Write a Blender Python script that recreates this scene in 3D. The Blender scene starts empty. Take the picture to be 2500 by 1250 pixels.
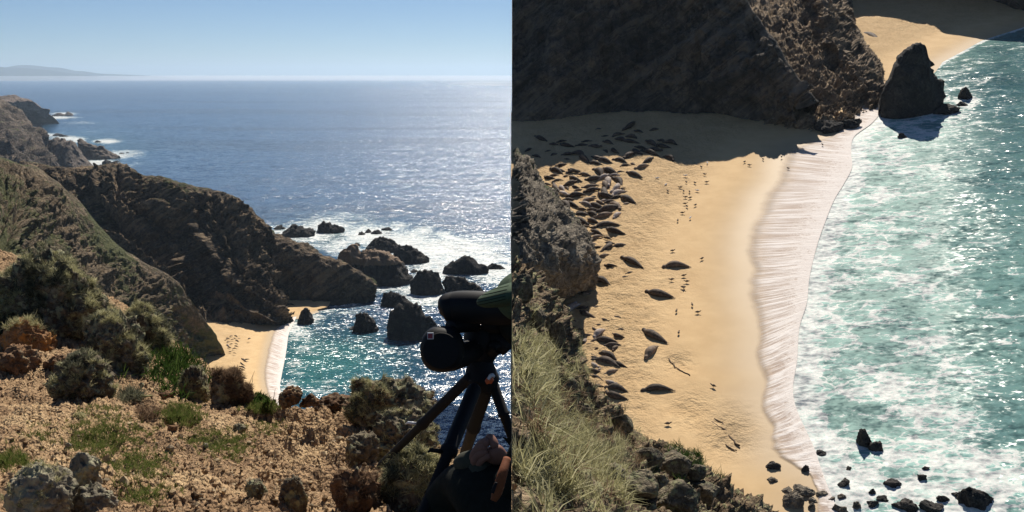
import bpy, bmesh, math, random
import numpy as np
from mathutils import Vector, Matrix
from mathutils.bvhtree import BVHTree

# ------------------------------------------------------------------ camera, sky, sun, exposure
sc = bpy.context.scene
F = 2500.0                       # focal length in photo pixels (photo is 2500 x 1250)
PITCH = math.atan(443.0 / F)
EYE = np.array([0.0, 0.0, 110.0])
cam_d = bpy.data.cameras.new('camera'); cam = bpy.data.objects.new('camera', cam_d)
sc.collection.objects.link(cam); sc.camera = cam
cam.location = EYE; cam.rotation_euler = (math.radians(90) - PITCH, 0, 0)
cam_d.sensor_width = 36; cam_d.lens = 36 * F / 2500; cam_d.clip_start = 0.05; cam_d.clip_end = 90000

SUN_EL, SUN_AZ = math.radians(46.5), math.radians(10)
w = bpy.data.worlds.new("World"); sc.world = w; w.use_nodes = True
wn = w.node_tree.nodes; wl = w.node_tree.links
sky = wn.new('ShaderNodeTexSky'); sky.sky_type = 'NISHITA'; sky.sun_disc = False
sky.sun_elevation = SUN_EL; sky.sun_rotation = SUN_AZ
sky.air_density = 0.75; sky.dust_density = 0.0; sky.ozone_density = 6.0; sky.altitude = 1500
wn['Background'].inputs['Strength'].default_value = 0.057
wl.new(sky.outputs[0], wn['Background'].inputs[0])
sun_d = bpy.data.lights.new('sun', 'SUN'); sun_d.energy = 5.0; sun_d.angle = math.radians(0.55)
sun_d.color = (1.0, 0.93, 0.82)
sun = bpy.data.objects.new('sun', sun_d); sc.collection.objects.link(sun)
SUN = np.array([math.sin(SUN_AZ) * math.cos(SUN_EL), math.cos(SUN_AZ) * math.cos(SUN_EL), math.sin(SUN_EL)])
sun.rotation_euler = Vector(-SUN).to_track_quat('-Z', 'Y').to_euler(); sun.location = (0, 0, 300)
sc.view_settings.view_transform = 'Standard'; sc.view_settings.look = 'None'
sc.view_settings.exposure = 0.3; sc.view_settings.gamma = 1.0; sc.view_settings.use_curve_mapping = False
sc.render.engine = 'CYCLES'
sc.cycles.use_denoising = True
sc.cycles.max_bounces = 5; sc.cycles.volume_bounces = 1; sc.cycles.diffuse_bounces = 3
sc.cycles.glossy_bounces = 2; sc.cycles.sample_clamp_direct = 0; sc.cycles.sample_clamp_indirect = 4

rng = np.random.default_rng(7)
C = sc.collection

# ------------------------------------------------------------------ projection helpers
FW = np.array([0, math.cos(PITCH), -math.sin(PITCH)]); UP = np.array([0, math.sin(PITCH), math.cos(PITCH)])
XX = np.array([1.0, 0, 0])
def ray(px, py):
    return XX * ((px - 1250) / F) + UP * ((625 - py) / F) + FW
def LZ(px, py, z=0.0):                  # sight line meets the level z
    r = ray(px, py); return EYE + r * ((z - EYE[2]) / r[2])
def LD(px, py, d):                      # sight line at the distance d along the ground
    r = ray(px, py); return EYE + r * (d / r[1])
def LT(px, py, t):
    return EYE + ray(px, py) * t
# the second place: a bay whose ground leans towards the viewpoint
VY = 625 and (F * F + 625 * 625) / 1110.0
nc = np.array([-625.0, VY, -F]); nc /= np.linalg.norm(nc)
RN = XX * nc[0] + UP * nc[1] + FW * nc[2]
RU = XX - RN * XX.dot(RN); RU /= np.linalg.norm(RU)
RV = np.cross(RN, RU)
RC = EYE + ray(1875, 625) * 110.0
def RG(px, py, h=0.0):
    r = ray(px, py); o = RC + RN * h
    return EYE + r * ((o - EYE).dot(RN) / r.dot(RN))
def Rrel(P):                            # world -> (u, v, n) of the bay
    Q = P - RC; return np.stack([Q @ RU, Q @ RV, Q @ RN], -1)
def Rw(u, v, n):
    return RC + np.multiply.outer(u, RU) + np.multiply.outer(v, RV) + np.multiply.outer(n, RN)
def proj(P):
    Q = P - EYE; z = Q @ FW
    return 1250 + F * (Q @ XX) / z, 625 - F * (Q @ UP) / z

# ------------------------------------------------------------------ noise
def _h(ix, iy, iz, s):
    n = (ix * 374761393 + iy * 668265263 + iz * 2147483647 + s * 974634777) & 0xffffffff
    n = ((n ^ (n >> 13)) * 1274126177) & 0xffffffff
    n = ((n ^ (n >> 16)) * 2246822519) & 0xffffffff
    return ((n ^ (n >> 15)) & 0xffff) / 65535.0 * 2 - 1
def vnoise(P, s=0):
    P = np.asarray(P, float); I = np.floor(P).astype(np.int64); f = P - I; f = f * f * f * (f * (f * 6 - 15) + 10)
    x, y, z = I[..., 0], I[..., 1], I[..., 2]; a, b, c = f[..., 0], f[..., 1], f[..., 2]
    def L(p, q, t): return p + (q - p) * t
    return L(L(L(_h(x, y, z, s), _h(x+1, y, z, s), a), L(_h(x, y+1, z, s), _h(x+1, y+1, z, s), a), b),
             L(L(_h(x, y, z+1, s), _h(x+1, y, z+1, s), a), L(_h(x, y+1, z+1, s), _h(x+1, y+1, z+1, s), a), b), c)
ROT = np.array([[0.8, 0.6, 0], [-0.48, 0.64, 0.6], [0.36, -0.48, 0.8]])
def fbm(P, o=5, s=0, g=0.5, l=2.03):
    r = 0; a = 1.0; P = np.asarray(P, float)
    for k in range(o):
        r = r + a * vnoise(P, s + k * 7); P = (P @ ROT) * l; a *= g
    return r
def ridged(P, o=5, s=0, g=0.5, l=2.1):
    r = 0; a = 1.0; P = np.asarray(P, float)
    for k in range(o):
        r = r + a * (1 - 2 * np.abs(vnoise(P, s + k * 11))); P = (P @ ROT) * l; a *= g
    return r
def sstep(a, b, x):
    t = np.clip((x - a) / (b - a), 0, 1); return t * t * (3 - 2 * t)

# ------------------------------------------------------------------ mesh helpers
def mesh_from(name, V, Fc, mat=None, smooth=True, attrs=None):
    m = bpy.data.meshes.new(name); V = np.asarray(V, np.float32).reshape(-1, 3)
    Fc = np.asarray(Fc, np.int32); k = Fc.shape[1]
    m.vertices.add(len(V)); m.vertices.foreach_set('co', V.ravel())
    m.loops.add(Fc.size); m.loops.foreach_set('vertex_index', Fc.ravel())
    m.polygons.add(len(Fc)); m.polygons.foreach_set('loop_start', np.arange(0, Fc.size, k, dtype=np.int32))
    m.polygons.foreach_set('use_smooth', np.full(len(Fc), smooth))
    m.update(calc_edges=True)
    for a, arr in (attrs or {}).items():
        at = m.attributes.new(a, 'FLOAT', 'POINT'); at.data.foreach_set('value', np.asarray(arr, np.float32).ravel())
    if mat: m.materials.append(mat)
    return m
def link(name, m, parent=None):
    o = bpy.data.objects.new(name, m); C.objects.link(o)
    if parent: o.parent = parent
    return o
def tag(o, label=None, cat=None, group=None, kind=None):
    if label: o['label'] = label
    if cat: o['category'] = cat
    if group: o['group'] = group
    if kind: o['kind'] = kind
    return o
def origin_to(o, p):                    # puts the object's origin at p without moving its mesh
    p = Vector(p); o.data.transform(Matrix.Translation(-p)); o.location = p; return o
def empty(name, loc):
    o = bpy.data.objects.new(name, None); o.location = loc; C.objects.link(o); o.empty_display_size = .1; return o
def child(name, m, root):
    """links mesh m (in world coordinates) as a part of root"""
    o = bpy.data.objects.new(name, m); C.objects.link(o); o.parent = root
    m.transform(Matrix.Translation(-root.location)); return o
def gridf(nu, nv):
    i = np.arange(nv - 1)[:, None] * nu + np.arange(nu - 1)[None, :]
    return np.stack([i, i + 1, i + 1 + nu, i + nu], -1).reshape(-1, 4)
def catmull(A, n, axis):
    A = np.moveaxis(A, axis, 0); K = len(A); t = np.linspace(0, K - 1, n); i = np.clip(np.floor(t).astype(int), 0, K - 2); f = (t - i)
    f = f.reshape((-1,) + (1,) * (A.ndim - 1))
    E = np.concatenate([2 * A[:1] - A[1:2], A, 2 * A[-1:] - A[-2:-1]])
    p0, p1, p2, p3 = E[i], E[i+1], E[i+2], E[i+3]
    r = 0.5 * ((2*p1) + (p2-p0)*f + (2*p0-5*p1+4*p2-p3)*f*f + (3*p1-p0-3*p2+p3)*f**3)
    return np.moveaxis(r, 0, axis)
def loft(ctrl, nu, nv, disp=None, centre=None):
    """ctrl: rows x cols x 3. returns (nv,nu,3) surface, displaced along its normals"""
    A = np.array(ctrl, float); A = catmull(A, nv, 0); A = catmull(A, nu, 1)
    du = np.gradient(A, axis=1); dv = np.gradient(A, axis=0)
    N = np.cross(du, dv); N /= np.linalg.norm(N, axis=-1, keepdims=True) + 1e-9
    toc = EYE - A
    if centre is not None: toc = centre - A
    s = np.sign((N * toc).sum(-1).mean()); N *= s
    if disp is not None:
        uu, vv = np.meshgrid(np.linspace(0, 1, nu), np.linspace(0, 1, nv))
        A = A + N * disp(A, uu, vv)[..., None]
    return A, s

# ------------------------------------------------------------------ materials
class NT:
    def __init__(s, name):
        s.m = bpy.data.materials.new(name); s.m.use_nodes = True; s.t = s.m.node_tree; s.n = s.t.nodes
        s.b = s.n['Principled BSDF']; s.b.inputs['Roughness'].default_value = 0.9
        s.b.inputs['Specular IOR Level'].default_value = 0.25
        s.pos = s.new('ShaderNodeNewGeometry')
    def new(s, t, **k):
        n = s.n.new(t)
        for a, v in k.items(): setattr(n, a, v)
        return n
    def l(s, a, b): s.t.links.new(a, b)
    def val(s, sock, v):
        if hasattr(v, 'is_linked'): s.l(v, sock)
        else: sock.default_value = v
    def math(s, op, a, b=0.0, c=0.0, clamp=False):
        n = s.new('ShaderNodeMath', operation=op, use_clamp=clamp)
        s.val(n.inputs[0], a); s.val(n.inputs[1], b); s.val(n.inputs[2], c); return n.outputs[0]
    def vm(s, op, a, b=(0, 0, 0)):
        n = s.new('ShaderNodeVectorMath', operation=op)
        s.val(n.inputs[0], a)
        if op == 'SCALE': s.val(n.inputs['Scale'], b)
        else: s.val(n.inputs[1], b)
        return n.outputs[0]
    def mapping(s, scale=(1, 1, 1), rot=(0, 0, 0), vec=None):
        n = s.new('ShaderNodeMapping'); n.inputs['Scale'].default_value = scale; n.inputs['Rotation'].default_value = rot
        s.l(vec or s.pos.outputs['Position'], n.inputs[0]); return n.outputs[0]
    def noise(s, scale, detail=4, rough=0.55, vec=None, dist=0.0, color=False):
        n = s.new('ShaderNodeTexNoise'); n.inputs['Scale'].default_value = scale; n.inputs['Detail'].default_value = detail
        n.inputs['Roughness'].default_value = rough; n.inputs['Distortion'].default_value = dist
        s.l(vec or s.pos.outputs['Position'], n.inputs['Vector']); return n.outputs['Color' if color else 'Fac']
    def voro(s, scale, feat='F1', vec=None, out='Distance', rnd=1.0):
        n = s.new('ShaderNodeTexVoronoi', feature=feat); n.inputs['Scale'].default_value = scale; n.inputs['Randomness'].default_value = rnd
        s.l(vec or s.pos.outputs['Position'], n.inputs['Vector']); return n.outputs[out]
    def ramp(s, f, stops, interp='LINEAR'):
        n = s.new('ShaderNodeValToRGB'); e = n.color_ramp; e.interpolation = interp
        while len(e.elements) < len(stops): e.elements.new(0.5)
        for i, (p, c) in enumerate(stops):
            e.elements[i].position = p
            e.elements[i].color = (c[0], c[1], c[2], 1) if hasattr(c, '__len__') else (c, c, c, 1)
        s.val(n.inputs[0], f); return n.outputs[0]
    def mr(s, v, a, b, c=0.0, d=1.0, smooth=True):
        n = s.new('ShaderNodeMapRange'); n.interpolation_type = 'SMOOTHSTEP' if smooth else 'LINEAR'
        s.val(n.inputs[0], v)
        for i, x in enumerate((a, b, c, d)): s.val(n.inputs[i + 1], x)
        return n.outputs[0]
    def mix(s, f, a, b, blend='MIX'):
        n = s.new('ShaderNodeMix', data_type='RGBA', blend_type=blend)
        s.val(n.inputs[0], f)
        for i, v in ((6, a), (7, b)):
            if hasattr(v, 'is_linked'): s.l(v, n.inputs[i])
            else: n.inputs[i].default_value = (*v, 1)
        return n.outputs[2]
    def attr(s, name):
        n = s.new('ShaderNodeAttribute'); n.attribute_name = name; return n.outputs['Fac']
    def bump(s, h, strength, dist, prev=None):
        n = s.new('ShaderNodeBump'); n.inputs['Strength'].default_value = strength; n.inputs['Distance'].default_value = dist
        s.l(h, n.inputs['Height'])
        if prev: s.l(prev, n.inputs['Normal'])
        return n.outputs[0]
    def out(s, col=None, rough=None, normal=None, spec=None):
        if col is not None: s.val(s.b.inputs['Base Color'], col if hasattr(col, 'is_linked') else (*col, 1))
        if rough is not None: s.val(s.b.inputs['Roughness'], rough)
        if spec is not None: s.b.inputs['Specular IOR Level'].default_value = spec
        if normal is not None: s.l(normal, s.b.inputs['Normal'])
        return s.m

def zof(n):
    q = n.new('ShaderNodeSeparateXYZ'); n.l(n.pos.outputs['Position'], q.inputs[0]); return q.outputs[2]
def plain(name, col, rough=0.6, spec=0.3, grain=0.0, gs=300, bd=0.001):
    n = NT(name); c = col
    nz = n.noise(gs, 3)
    c = n.mix(nz, tuple(x * (1 - grain) for x in col), tuple(x * (1 + grain) for x in col))
    return n.out(c, rough, n.bump(nz, 0.3, bd), spec)

def rock_mat(name, dark, mid, light, S, vegcol=None, lich=None, lich_amt=0.5, bumpd=1.0, spec=0.2, wet=None, up=(0, 0, 1), streak=None):
    """S: size of the coarse colour patches in metres"""
    n = NT(name)
    a = n.noise(1.0 / S, 8, 0.62, dist=0.4); b = n.noise(5.0 / S, 6, 0.65); c = n.noise(0.25 / S, 3)
    f = n.math('ADD', n.math('MULTIPLY', a, 0.55), n.math('MULTIPLY', b, 0.45))
    col = n.ramp(f, [(0.34, dark), (0.5, mid), (0.64, light)])
    v = n.voro(2.6 / S, 'DISTANCE_TO_EDGE', vec=n.vm('ADD', n.pos.outputs['Position'], n.vm('SCALE', n.noise(2.0 / S, 3, color=True), 0.9 * S)))
    col = n.mix(n.mr(v, 0.0, 0.07, 0.5, 0.0), col, tuple(x * 0.45 for x in dark))
    if streak:
        rt = n.mapping((1, 1, 1), rot=(0.25, 0.62, 0.3))
        st = n.noise(1.0, 6, 0.72, vec=n.mapping(streak, vec=rt), dist=.4)
        col = n.mix(n.mr(st, 0.5, 0.62, 0, 0.6), col, light); col = n.mix(n.mr(st, 0.48, 0.38, 0, 0.6), col, dark)
    if lich:
        lz = n.noise(3.3 / S, 5, 0.7)
        col = n.mix(n.mr(lz, 0.62 - 0.2 * lich_amt, 0.72 - 0.2 * lich_amt, 0, 0.75), col, lich)
    if vegcol:
        vg = n.attr('veg'); nz = n.noise(1.8 / S, 6, 0.7)
        m = n.mr(n.math('ADD', vg, n.math('MULTIPLY', n.math('SUBTRACT', nz, 0.5), 1.6)), 0.35, 0.6)
        vc = n.mix(n.noise(6 / S, 4), vegcol[0], vegcol[1])
        col = n.mix(m, col, vc)
    if wet is not None:                     # dark algae band just above the water
        col = n.mix(n.mr(wet(n), 0.0, 1.0, 0.8, 0.0), col, (0.018, 0.017, 0.016))
    h = n.math('ADD', n.math('MULTIPLY', a, 1.0), n.math('ADD', n.math('MULTIPLY', b, 0.35), n.math('MULTIPLY', n.mr(v, 0, 0.2, 0, 1), 0.12)))
    if streak: h = n.math('ADD', h, n.math('MULTIPLY', st, 0.9))
    bp = n.bump(h, 1.0, bumpd)
    return n.out(col, 0.92, bp, spec)

def water_mat(name, U, V, N, sizes, slope, deep, rough=0.12, kind='left'):
    """sea surface: wave facets tilt the normal; foam from attributes"""
    n = NT(name)
    P = n.pos.outputs['Position']
    def axisdot(A):
        q = n.new('ShaderNodeVectorMath', operation='DOT_PRODUCT'); n.l(P, q.inputs[0]); q.inputs[1].default_value = tuple(A); return q.outputs['Value']
    cu = n.new('ShaderNodeCombineXYZ'); n.l(axisdot(U), cu.inputs[0]); n.l(axisdot(V), cu.inputs[1])
    uv = cu.outputs[0]
    tot = None
    for (sz, asp, amp) in sizes:
        c = n.noise(1.0 / sz, 2, 0.6, vec=n.mapping((1.0 / asp, 1, 1), vec=uv), dist=0.3, color=True)
        c = n.vm('SCALE', n.vm('SUBTRACT', c, (0.5, 0.5, 0.5)), amp * slope)
        tot = c if tot is None else n.vm('ADD', tot, c)
    sx = n.new('ShaderNodeSeparateXYZ'); n.l(tot, sx.inputs[0])
    nn = n.vm('ADD', n.vm('SCALE', tuple(U), n.math('MULTIPLY', sx.outputs[0], 0.62)), n.vm('SCALE', tuple(V), sx.outputs[1]))
    nn = n.vm('NORMALIZE', n.vm('ADD', nn, tuple(N)))
    foam = n.attr('foam'); shal = n.attr('shallow')
    big = n.noise(0.06 if kind == 'left' else 0.12, 4, 0.6, vec=uv)
    deepc = n.mix(n.mr(big, 0.35, 0.65), deep, tuple(x * 1.35 for x in deep))
    if kind == 'left':
        far = n.noise(1.0, 4, 0.6, vec=n.mapping((0.0006, 0.0022, 1), vec=uv))
        deepc = n.mix(n.mr(far, 0.45, 0.62), deepc, tuple(x * 0.62 for x in deep))
    tq = (0.035, 0.165, 0.165) if kind == 'left' else (0.19, 0.335, 0.30)
    tn = n.noise(0.05 if kind == 'left' else 0.16, 5, 0.6, vec=uv)
    base = n.mix(n.math('MULTIPLY', shal, n.mr(tn, 0.25, 0.65, 0.65, 1.0)), deepc, tq)
    # foam lace
    ws = 1.0 if kind == 'left' else 0.4
    warp = n.vm('ADD', uv, n.vm('SCALE', n.noise(0.22 / ws, 4, 0.65, vec=uv, color=True), (5.5 if kind == 'left' else 2.4) * ws))
    asp = (0.42, 0.9, 1) if kind == 'left' else (0.36, 0.8, 1)
    lace = n.voro(0.33 / ws, 'DISTANCE_TO_EDGE', vec=n.mapping(asp, vec=warp))
    lace2 = n.voro(0.9 / ws, 'DISTANCE_TO_EDGE', vec=n.mapping(asp, vec=warp))
    patch = n.noise(0.13 / ws, 7, 0.72, vec=n.mapping((0.5 if kind == 'left' else 0.62, 1, 1), vec=uv), dist=0.6)
    fm = n.math('ADD', foam, n.math('MULTIPLY', n.math('SUBTRACT', patch, 0.5), 1.7 if kind == 'left' else 2.3))
    solid = n.mr(fm, 0.62 if kind == 'left' else .72, 1.0 if kind == 'left' else 1.25, 0, .85)
    wid = n.mr(fm, 0.12, 0.8, 0.0, 0.16 if kind == 'left' else 0.2)
    l1 = n.mr(n.math('SUBTRACT', lace, wid), 0.0, -0.045, 0, 1)
    l2 = n.mr(n.math('SUBTRACT', lace2, n.math('MULTIPLY', wid, 0.8)), 0.0, -0.05, 0, 0.85)
    grain = n.mr(n.noise(1.6 / ws, 5, 0.8, vec=uv), 0.38, 0.55, 0.3 if kind == 'left' else 0.45, 1)
    fo = n.math('MULTIPLY', n.math('MAXIMUM', solid, n.math('MAXIMUM', l1, l2)), grain, clamp=True)
    fo = n.math('MULTIPLY', fo, n.mr(foam, 0.0, 0.1))
    base = n.mix(n.math('MULTIPLY', n.mr(fm, 0.1, 0.7), 0.35), base, tuple(min(1, x * 2.2 + 0.06) for x in tq))
    col = n.mix(fo, base, (0.76, 0.75, 0.72))
    n.out(col, n.math('MAXIMUM', n.mix(fo, (rough,) * 3, (0.8,) * 3), n.math('MULTIPLY', n.attr('wind'), 0.62)), nn)
    n.b.inputs['IOR'].default_value = 1.33; n.b.inputs['Specular IOR Level'].default_value = 1.0 if kind == 'left' else 0.2
    return n.m

# ================================================================== LEFT: the coast below the viewpoint
# ---- sea
M_sea = water_mat('sea_water', (1, 0, 0), (0, 1, 0), (0, 0, 1), [(0.4, 1.5, 0.75), (1.3, 1.6, 0.85), (4.5, 2.2, 0.5), (22, 2.5, 0.16)], 2.8, (0.012, 0.050, 0.115), rough=0.19)
ys = np.concatenate([np.linspace(60, 700, 420), 700 * np.exp(np.linspace(0.006, math.log(42000 / 700), 120))])
aa = np.linspace(-0.62, 0.62, 380)
A_, Y_ = np.meshgrid(aa, ys)
SP = np.stack([Y_ * A_, Y_, 0 * Y_], -1)
pxs, pys = proj(SP)
foam = np.zeros_like(Y_)
FB = [  # foam patches where swell meets rock: centre and radii in the picture of the bay
 (740,570,85,22,.75),(800,555,70,22,.7),(830,530,90,14,.35),(900,575,70,26,.75),(980,600,90,36,.8),(1080,610,110,36,.72),(1180,640,80,40,.6),
 (1060,650,60,40,.6),(1140,600,120,26,.5),(780,600,60,22,.35),(840,600,60,30,.5),(1210,660,60,35,.6),(1060,720,70,30,.6),(1000,735,60,24,.45),(930,700,50,20,.5),
 (800,760,70,14,.4),(770,775,30,14,.5),(860,745,60,12,.35),(715,800,26,14,.9),(730,815,40,24,.5),(1100,700,60,40,.5),(1010,700,60,24,.5),
 (940,590,140,60,.25),(760,590,120,40,.2),(745,850,40,30,.35),(720,900,30,40,.35),(790,950,60,30,.25),(705,960,40,30,.4),
 (120,287,60,3.2,1.0),(60,287,60,2.6,1.0),(155,278,30,3,.8),(260,345,32,5,.9),(165,338,40,5,.8),(60,292,60,3,.4),
 (260,380,60,7,.9),(310,372,50,5,.55),(240,398,45,6,.9),(320,400,45,4,.4),(190,342,20,6,.8),(205,402,30,5,.8),(70,312,25,5,.5),(110,330,40,5,.7),
 (200,300,60,4,.3),(220,322,40,3,.3),(320,382,40,4,.3),(280,408,60,4,.3)]
for cx, cy, rx, ry, s in FB:
    foam = np.maximum(foam, 1.3 * s * np.exp(-(((pxs - cx) / rx) ** 2 + ((pys - cy) / ry) ** 2) * 0.9))
# long swell front curving in from the open sea
fx = np.array([930, 1010, 1080, 1140, 1180, 1250, 1350]); fy = np.array([545, 556, 572, 592, 612, 640, 690])
fd = np.abs(pys - np.interp(pxs, fx, fy)); foam = np.maximum(foam, 0.85 * np.exp(-(fd / 6) ** 2) * sstep(900, 1000, pxs) * (pxs < 1400))
foam = np.where(pys < 200, 0, foam)
shal = np.exp(-(((pxs - 800) / 170) ** 2 + ((pys - 895) / 85) ** 2)) * 1.25
shal = np.maximum(shal, 0.9 * np.exp(-(((pxs - 715) / 60) ** 2 + ((pys - 880) / 130) ** 2)))
shal = np.maximum(shal, 0.35 * np.exp(-(((pxs - 850) / 200) ** 2 + ((pys - 580) / 40) ** 2)))
shal = np.maximum(shal, 0.4 * np.exp(-(((pxs - 200) / 150) ** 2 + ((pys - 360) / 45) ** 2)))
shal = np.clip(shal, 0, 1)
wind = sstep(880, 1290, pxs) * (1 - sstep(192, 236, pys)) * (.8 + .4 * fbm(SP * [.0004, .0012, 0], 4, 8))
wind = np.clip(wind, 0, 1)
m = mesh_from('sea', SP, gridf(380, len(ys)), M_sea, attrs={'foam': foam, 'shallow': shal, 'wind': wind})
tag(link('sea', m), kind='structure')

# ---- beach of the cove
M_sand = NT('sand'); n = M_sand
a = n.noise(0.35, 6, 0.6); b = n.noise(2.4, 6, 0.75); dd = n.attr('rough_sand')
c1 = n.mix(n.mr(a, 0.3, 0.7), (0.62, 0.42, 0.215), (0.70, 0.49, 0.26))
c1 = n.mix(n.math('MULTIPLY', n.mr(b, 0.52, 0.66), n.math('MULTIPLY', dd, 0.6)), c1, (0.36, 0.235, 0.125))
wetn = n.attr('wet'); c1 = n.mix(wetn, c1, (0.47, 0.345, 0.205))
hh = n.math('MULTIPLY', n.math('ADD', n.noise(1.6, 5, 0.7, vec=n.mapping((1, 1, 1))), n.math('MULTIPLY', n.noise(5, 3), 0.3)), dd)
M_sand = n.out(c1, n.mr(wetn, 0, 1, 0.9, 0.6), n.bump(hh, 0.9, 0.55), 0.2)

out_l = [(700,755),(690,785),(668,805),(656,835),(648,870),(642,905),(646,945),(660,985),(680,1030)]
in_l = [(728,765),(712,800),(704,820),(700,850),(694,885),(688,915),(684,950),(700,990),(720,1030)]
NP = 60
def resample(pts, n):
    P = np.array(pts, float); return catmull(P, n, 0)
OL = np.array([LZ(x, y, .5) for x, y in resample(out_l, NP)]); IL = np.array([LZ(x, y, .3) for x, y in resample(in_l, NP)])
# sand sheet: landward rows rise gently
land = [[LZ(x, y, -0.8) for x, y in [(745,770),(735,800),(730,825),(725,850),(722,885),(720,915),(718,950),(730,990),(750,1030)]],
        [LZ(x, y, 0.44) for x, y in out_l],
        [LZ(x, y, 1.6) for x, y in [(660,745),(625,775),(600,800),(590,835),(585,870),(580,905),(585,945),(590,985),(600,1030)]],
        [LZ(x, y, 4) for x, y in [(560,735),(500,770),(490,790),(480,830),(470,870),(460,905),(450,945),(440,985),(440,1030)]]]
S, _ = loft(land, 120, 70, lambda A, u, v: 0.25 * fbm(A * 0.15, 4) * sstep(.4, .8, v) + 0.12 * fbm(A * 0.5, 3, 4) * sstep(.5, .8, v))
uu, vv = np.meshgrid(np.linspace(0, 1, 120), np.linspace(0, 1, 70))
m = mesh_from('beach', S, gridf(120, 70), M_sand, attrs={'rough_sand': sstep(.5, .8, vv), 'wet': 1 - sstep(.3, .47, vv)})
tag(link('beach', m), kind='structure')
# little beach behind the spur
S, _ = loft([[LZ(x, y, 1.5) for x, y in [(680,725),(740,722),(810,730)]], [LZ(x, y, 1.2) for x, y in [(690,750),(740,745),(800,748)]],
             [LZ(x, y, .5) for x, y in [(700,775),(740,765),(775,757)]], [LZ(x, y, -.8) for x, y in [(705,800),(745,785),(790,768)]]], 40, 30,
            lambda A, u, v: 0.15 * fbm(A * 0.3, 3))
uu, vv = np.meshgrid(np.linspace(0, 1, 40), np.linspace(0, 1, 30))
m = mesh_from('beach', S, gridf(40, 30), M_sand, attrs={'rough_sand': 1 - vv, 'wet': sstep(.6, .8, vv)})
tag(link('beach', m), kind='structure')

def swash_mat(name, un):
    """thin sheet of run-up: streaks run across the shore; un scales metres"""
    n = NT(name); al = n.attr('along'); ac = n.attr('across')
    cb = n.new('ShaderNodeCombineXYZ'); n.l(al, cb.inputs[0]); n.l(ac, cb.inputs[1])
    st = n.noise(1.0, 5, 0.7, vec=n.mapping((2.6 / un, 0.9, 1), vec=cb.outputs[0]))
    st2 = n.noise(1.0, 3, 0.6, vec=n.mapping((0.25 / un, 1.2, 1), vec=cb.outputs[0]))
    ch = n.noise(1.4 / un, 7, 0.75, vec=n.mapping((1, 1, 1)))
    s = n.math('ADD', n.math('MULTIPLY', st, 1.0), n.math('MULTIPLY', st2, 0.2))
    w1 = n.mr(s, 0.47, 0.72)
    lineo = n.mr(n.math('SUBTRACT', ac, n.math('MULTIPLY', st2, 0.16)), 0.0, 0.1, 1, 0)     # thin foam rim
    lc = n.voro(1.5 / un, 'DISTANCE_TO_EDGE', vec=n.vm('ADD', n.pos.outputs['Position'], n.vm('SCALE', n.noise(0.9 / un, 6, .75, color=True), 2.6 * un)))
    inner = n.mr(n.math('ADD', ac, n.math('MULTIPLY', n.math('SUBTRACT', ch, 0.5), 1.6)), 0.62, 0.9)
    inner = n.math('MAXIMUM', n.math('MULTIPLY', inner, .8), n.math('MULTIPLY', n.mr(lc, .16, .02, 0, .8), n.mr(ac, .4, .8)))
    w = n.math('MAXIMUM', n.math('MULTIPLY', w1, n.mr(ac, 0.05, 0.45, 0.5, 1.0)), n.math('MAXIMUM', n.math('MULTIPLY', lineo, 0.2), inner), clamp=True)
    col = n.mix(w, n.mix(n.mr(ac, 0, .5), (0.50, 0.37, 0.25), (0.44, 0.335, 0.27)), (0.90, 0.84, 0.79))
    n.out(col, n.mr(w, 0, 1, 0.7, 0.9), n.bump(n.math('ADD', ch, s), 0.6, 0.12 * un), 0.12)
    n.l(n.mr(n.math('SUBTRACT', ac, n.math('MULTIPLY', st2, 0.22)), -0.10, 0.16), n.b.inputs['Alpha'])
    return n.m
M_swash = swash_mat('swash_foam_cove', 1.7)
def swash(Po, Pi, N, n_ac, mat, name, flat=0.0):
    t = np.linspace(0, 1, n_ac)[:, None, None]
    S = Po[None] * (1 - t) + Pi[None] * t
    al = np.concatenate([[0], np.cumsum(np.linalg.norm(np.diff(Po, axis=0), axis=1))])
    al = np.repeat(al[None], n_ac, 0); ac = np.repeat(t[:, :, 0], Po.shape[0], 1)
    S = S + N * (0.03 + 0.02 * np.sin(ac * 9 + 0.5 * np.sin(al * .3)))[..., None] * sstep(0, .1, ac)[..., None]
    return mesh_from(name, S, gridf(Po.shape[0], n_ac), mat, attrs={'along': al, 'across': ac})
tag(link('swash', swash(OL, IL, np.array([0, 0, 1.0]), 30, M_swash, 'swash')), kind='structure')

# ---- far hills beyond the water
M_hill = NT('far_hill_scrub'); n = M_hill
M_hill = n.out(n.ramp(n.noise(0.0016, 6), [(0.35, (0.02, 0.03, 0.02)), (0.65, (0.045, 0.05, 0.03))]), 0.95, n.bump(n.noise(0.002, 5), 1, 60))
def hills(px_, py_, d, back, seed):
    P = resample(list(zip(px_, py_)), 240)
    rows = []
    top = np.array([LD(x, y, d) for x, y in P])
    for k in np.linspace(0, 1, 14):
        q = top.copy(); q[:, 1] -= (1 - k) * 2600; q[:, 2] = (top[:, 2]) * (k ** 0.8) * (1 + 0) - 3 * (k < .01)
        rows.append(q)
    for k in (0.5, 1.0):
        q = top.copy(); q[:, 1] += k * 3000; q[:, 2] = top[:, 2] * (1 - k) - 3; rows.append(q)
    S = np.array(rows); s = fbm(S * 0.0012, 6, seed) * 45
    S[..., 2] += s * np.clip(S[..., 2] / 250, 0, 1) * np.concatenate([np.linspace(1, .12, 14), [.3, 0]])[:, None]
    return mesh_from('hills', S, gridf(240, 16), M_hill)
tag(link('hills', hills([-400,-200,-60,0,15,40,65,95,120,150,180,205,240,280,320,345,365], [150,152,160,163,164,160,159,161,164,166,172,174,179,181,182.5,183.6,184.4], 26000, 0, 3)), kind='structure')
tag(link('hills', hills([-400,-200,0,45,90,130,160,185,215], [160,160,164.5,166,169,173,177,181,184], 22000, 0, 9)), kind='structure')

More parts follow.
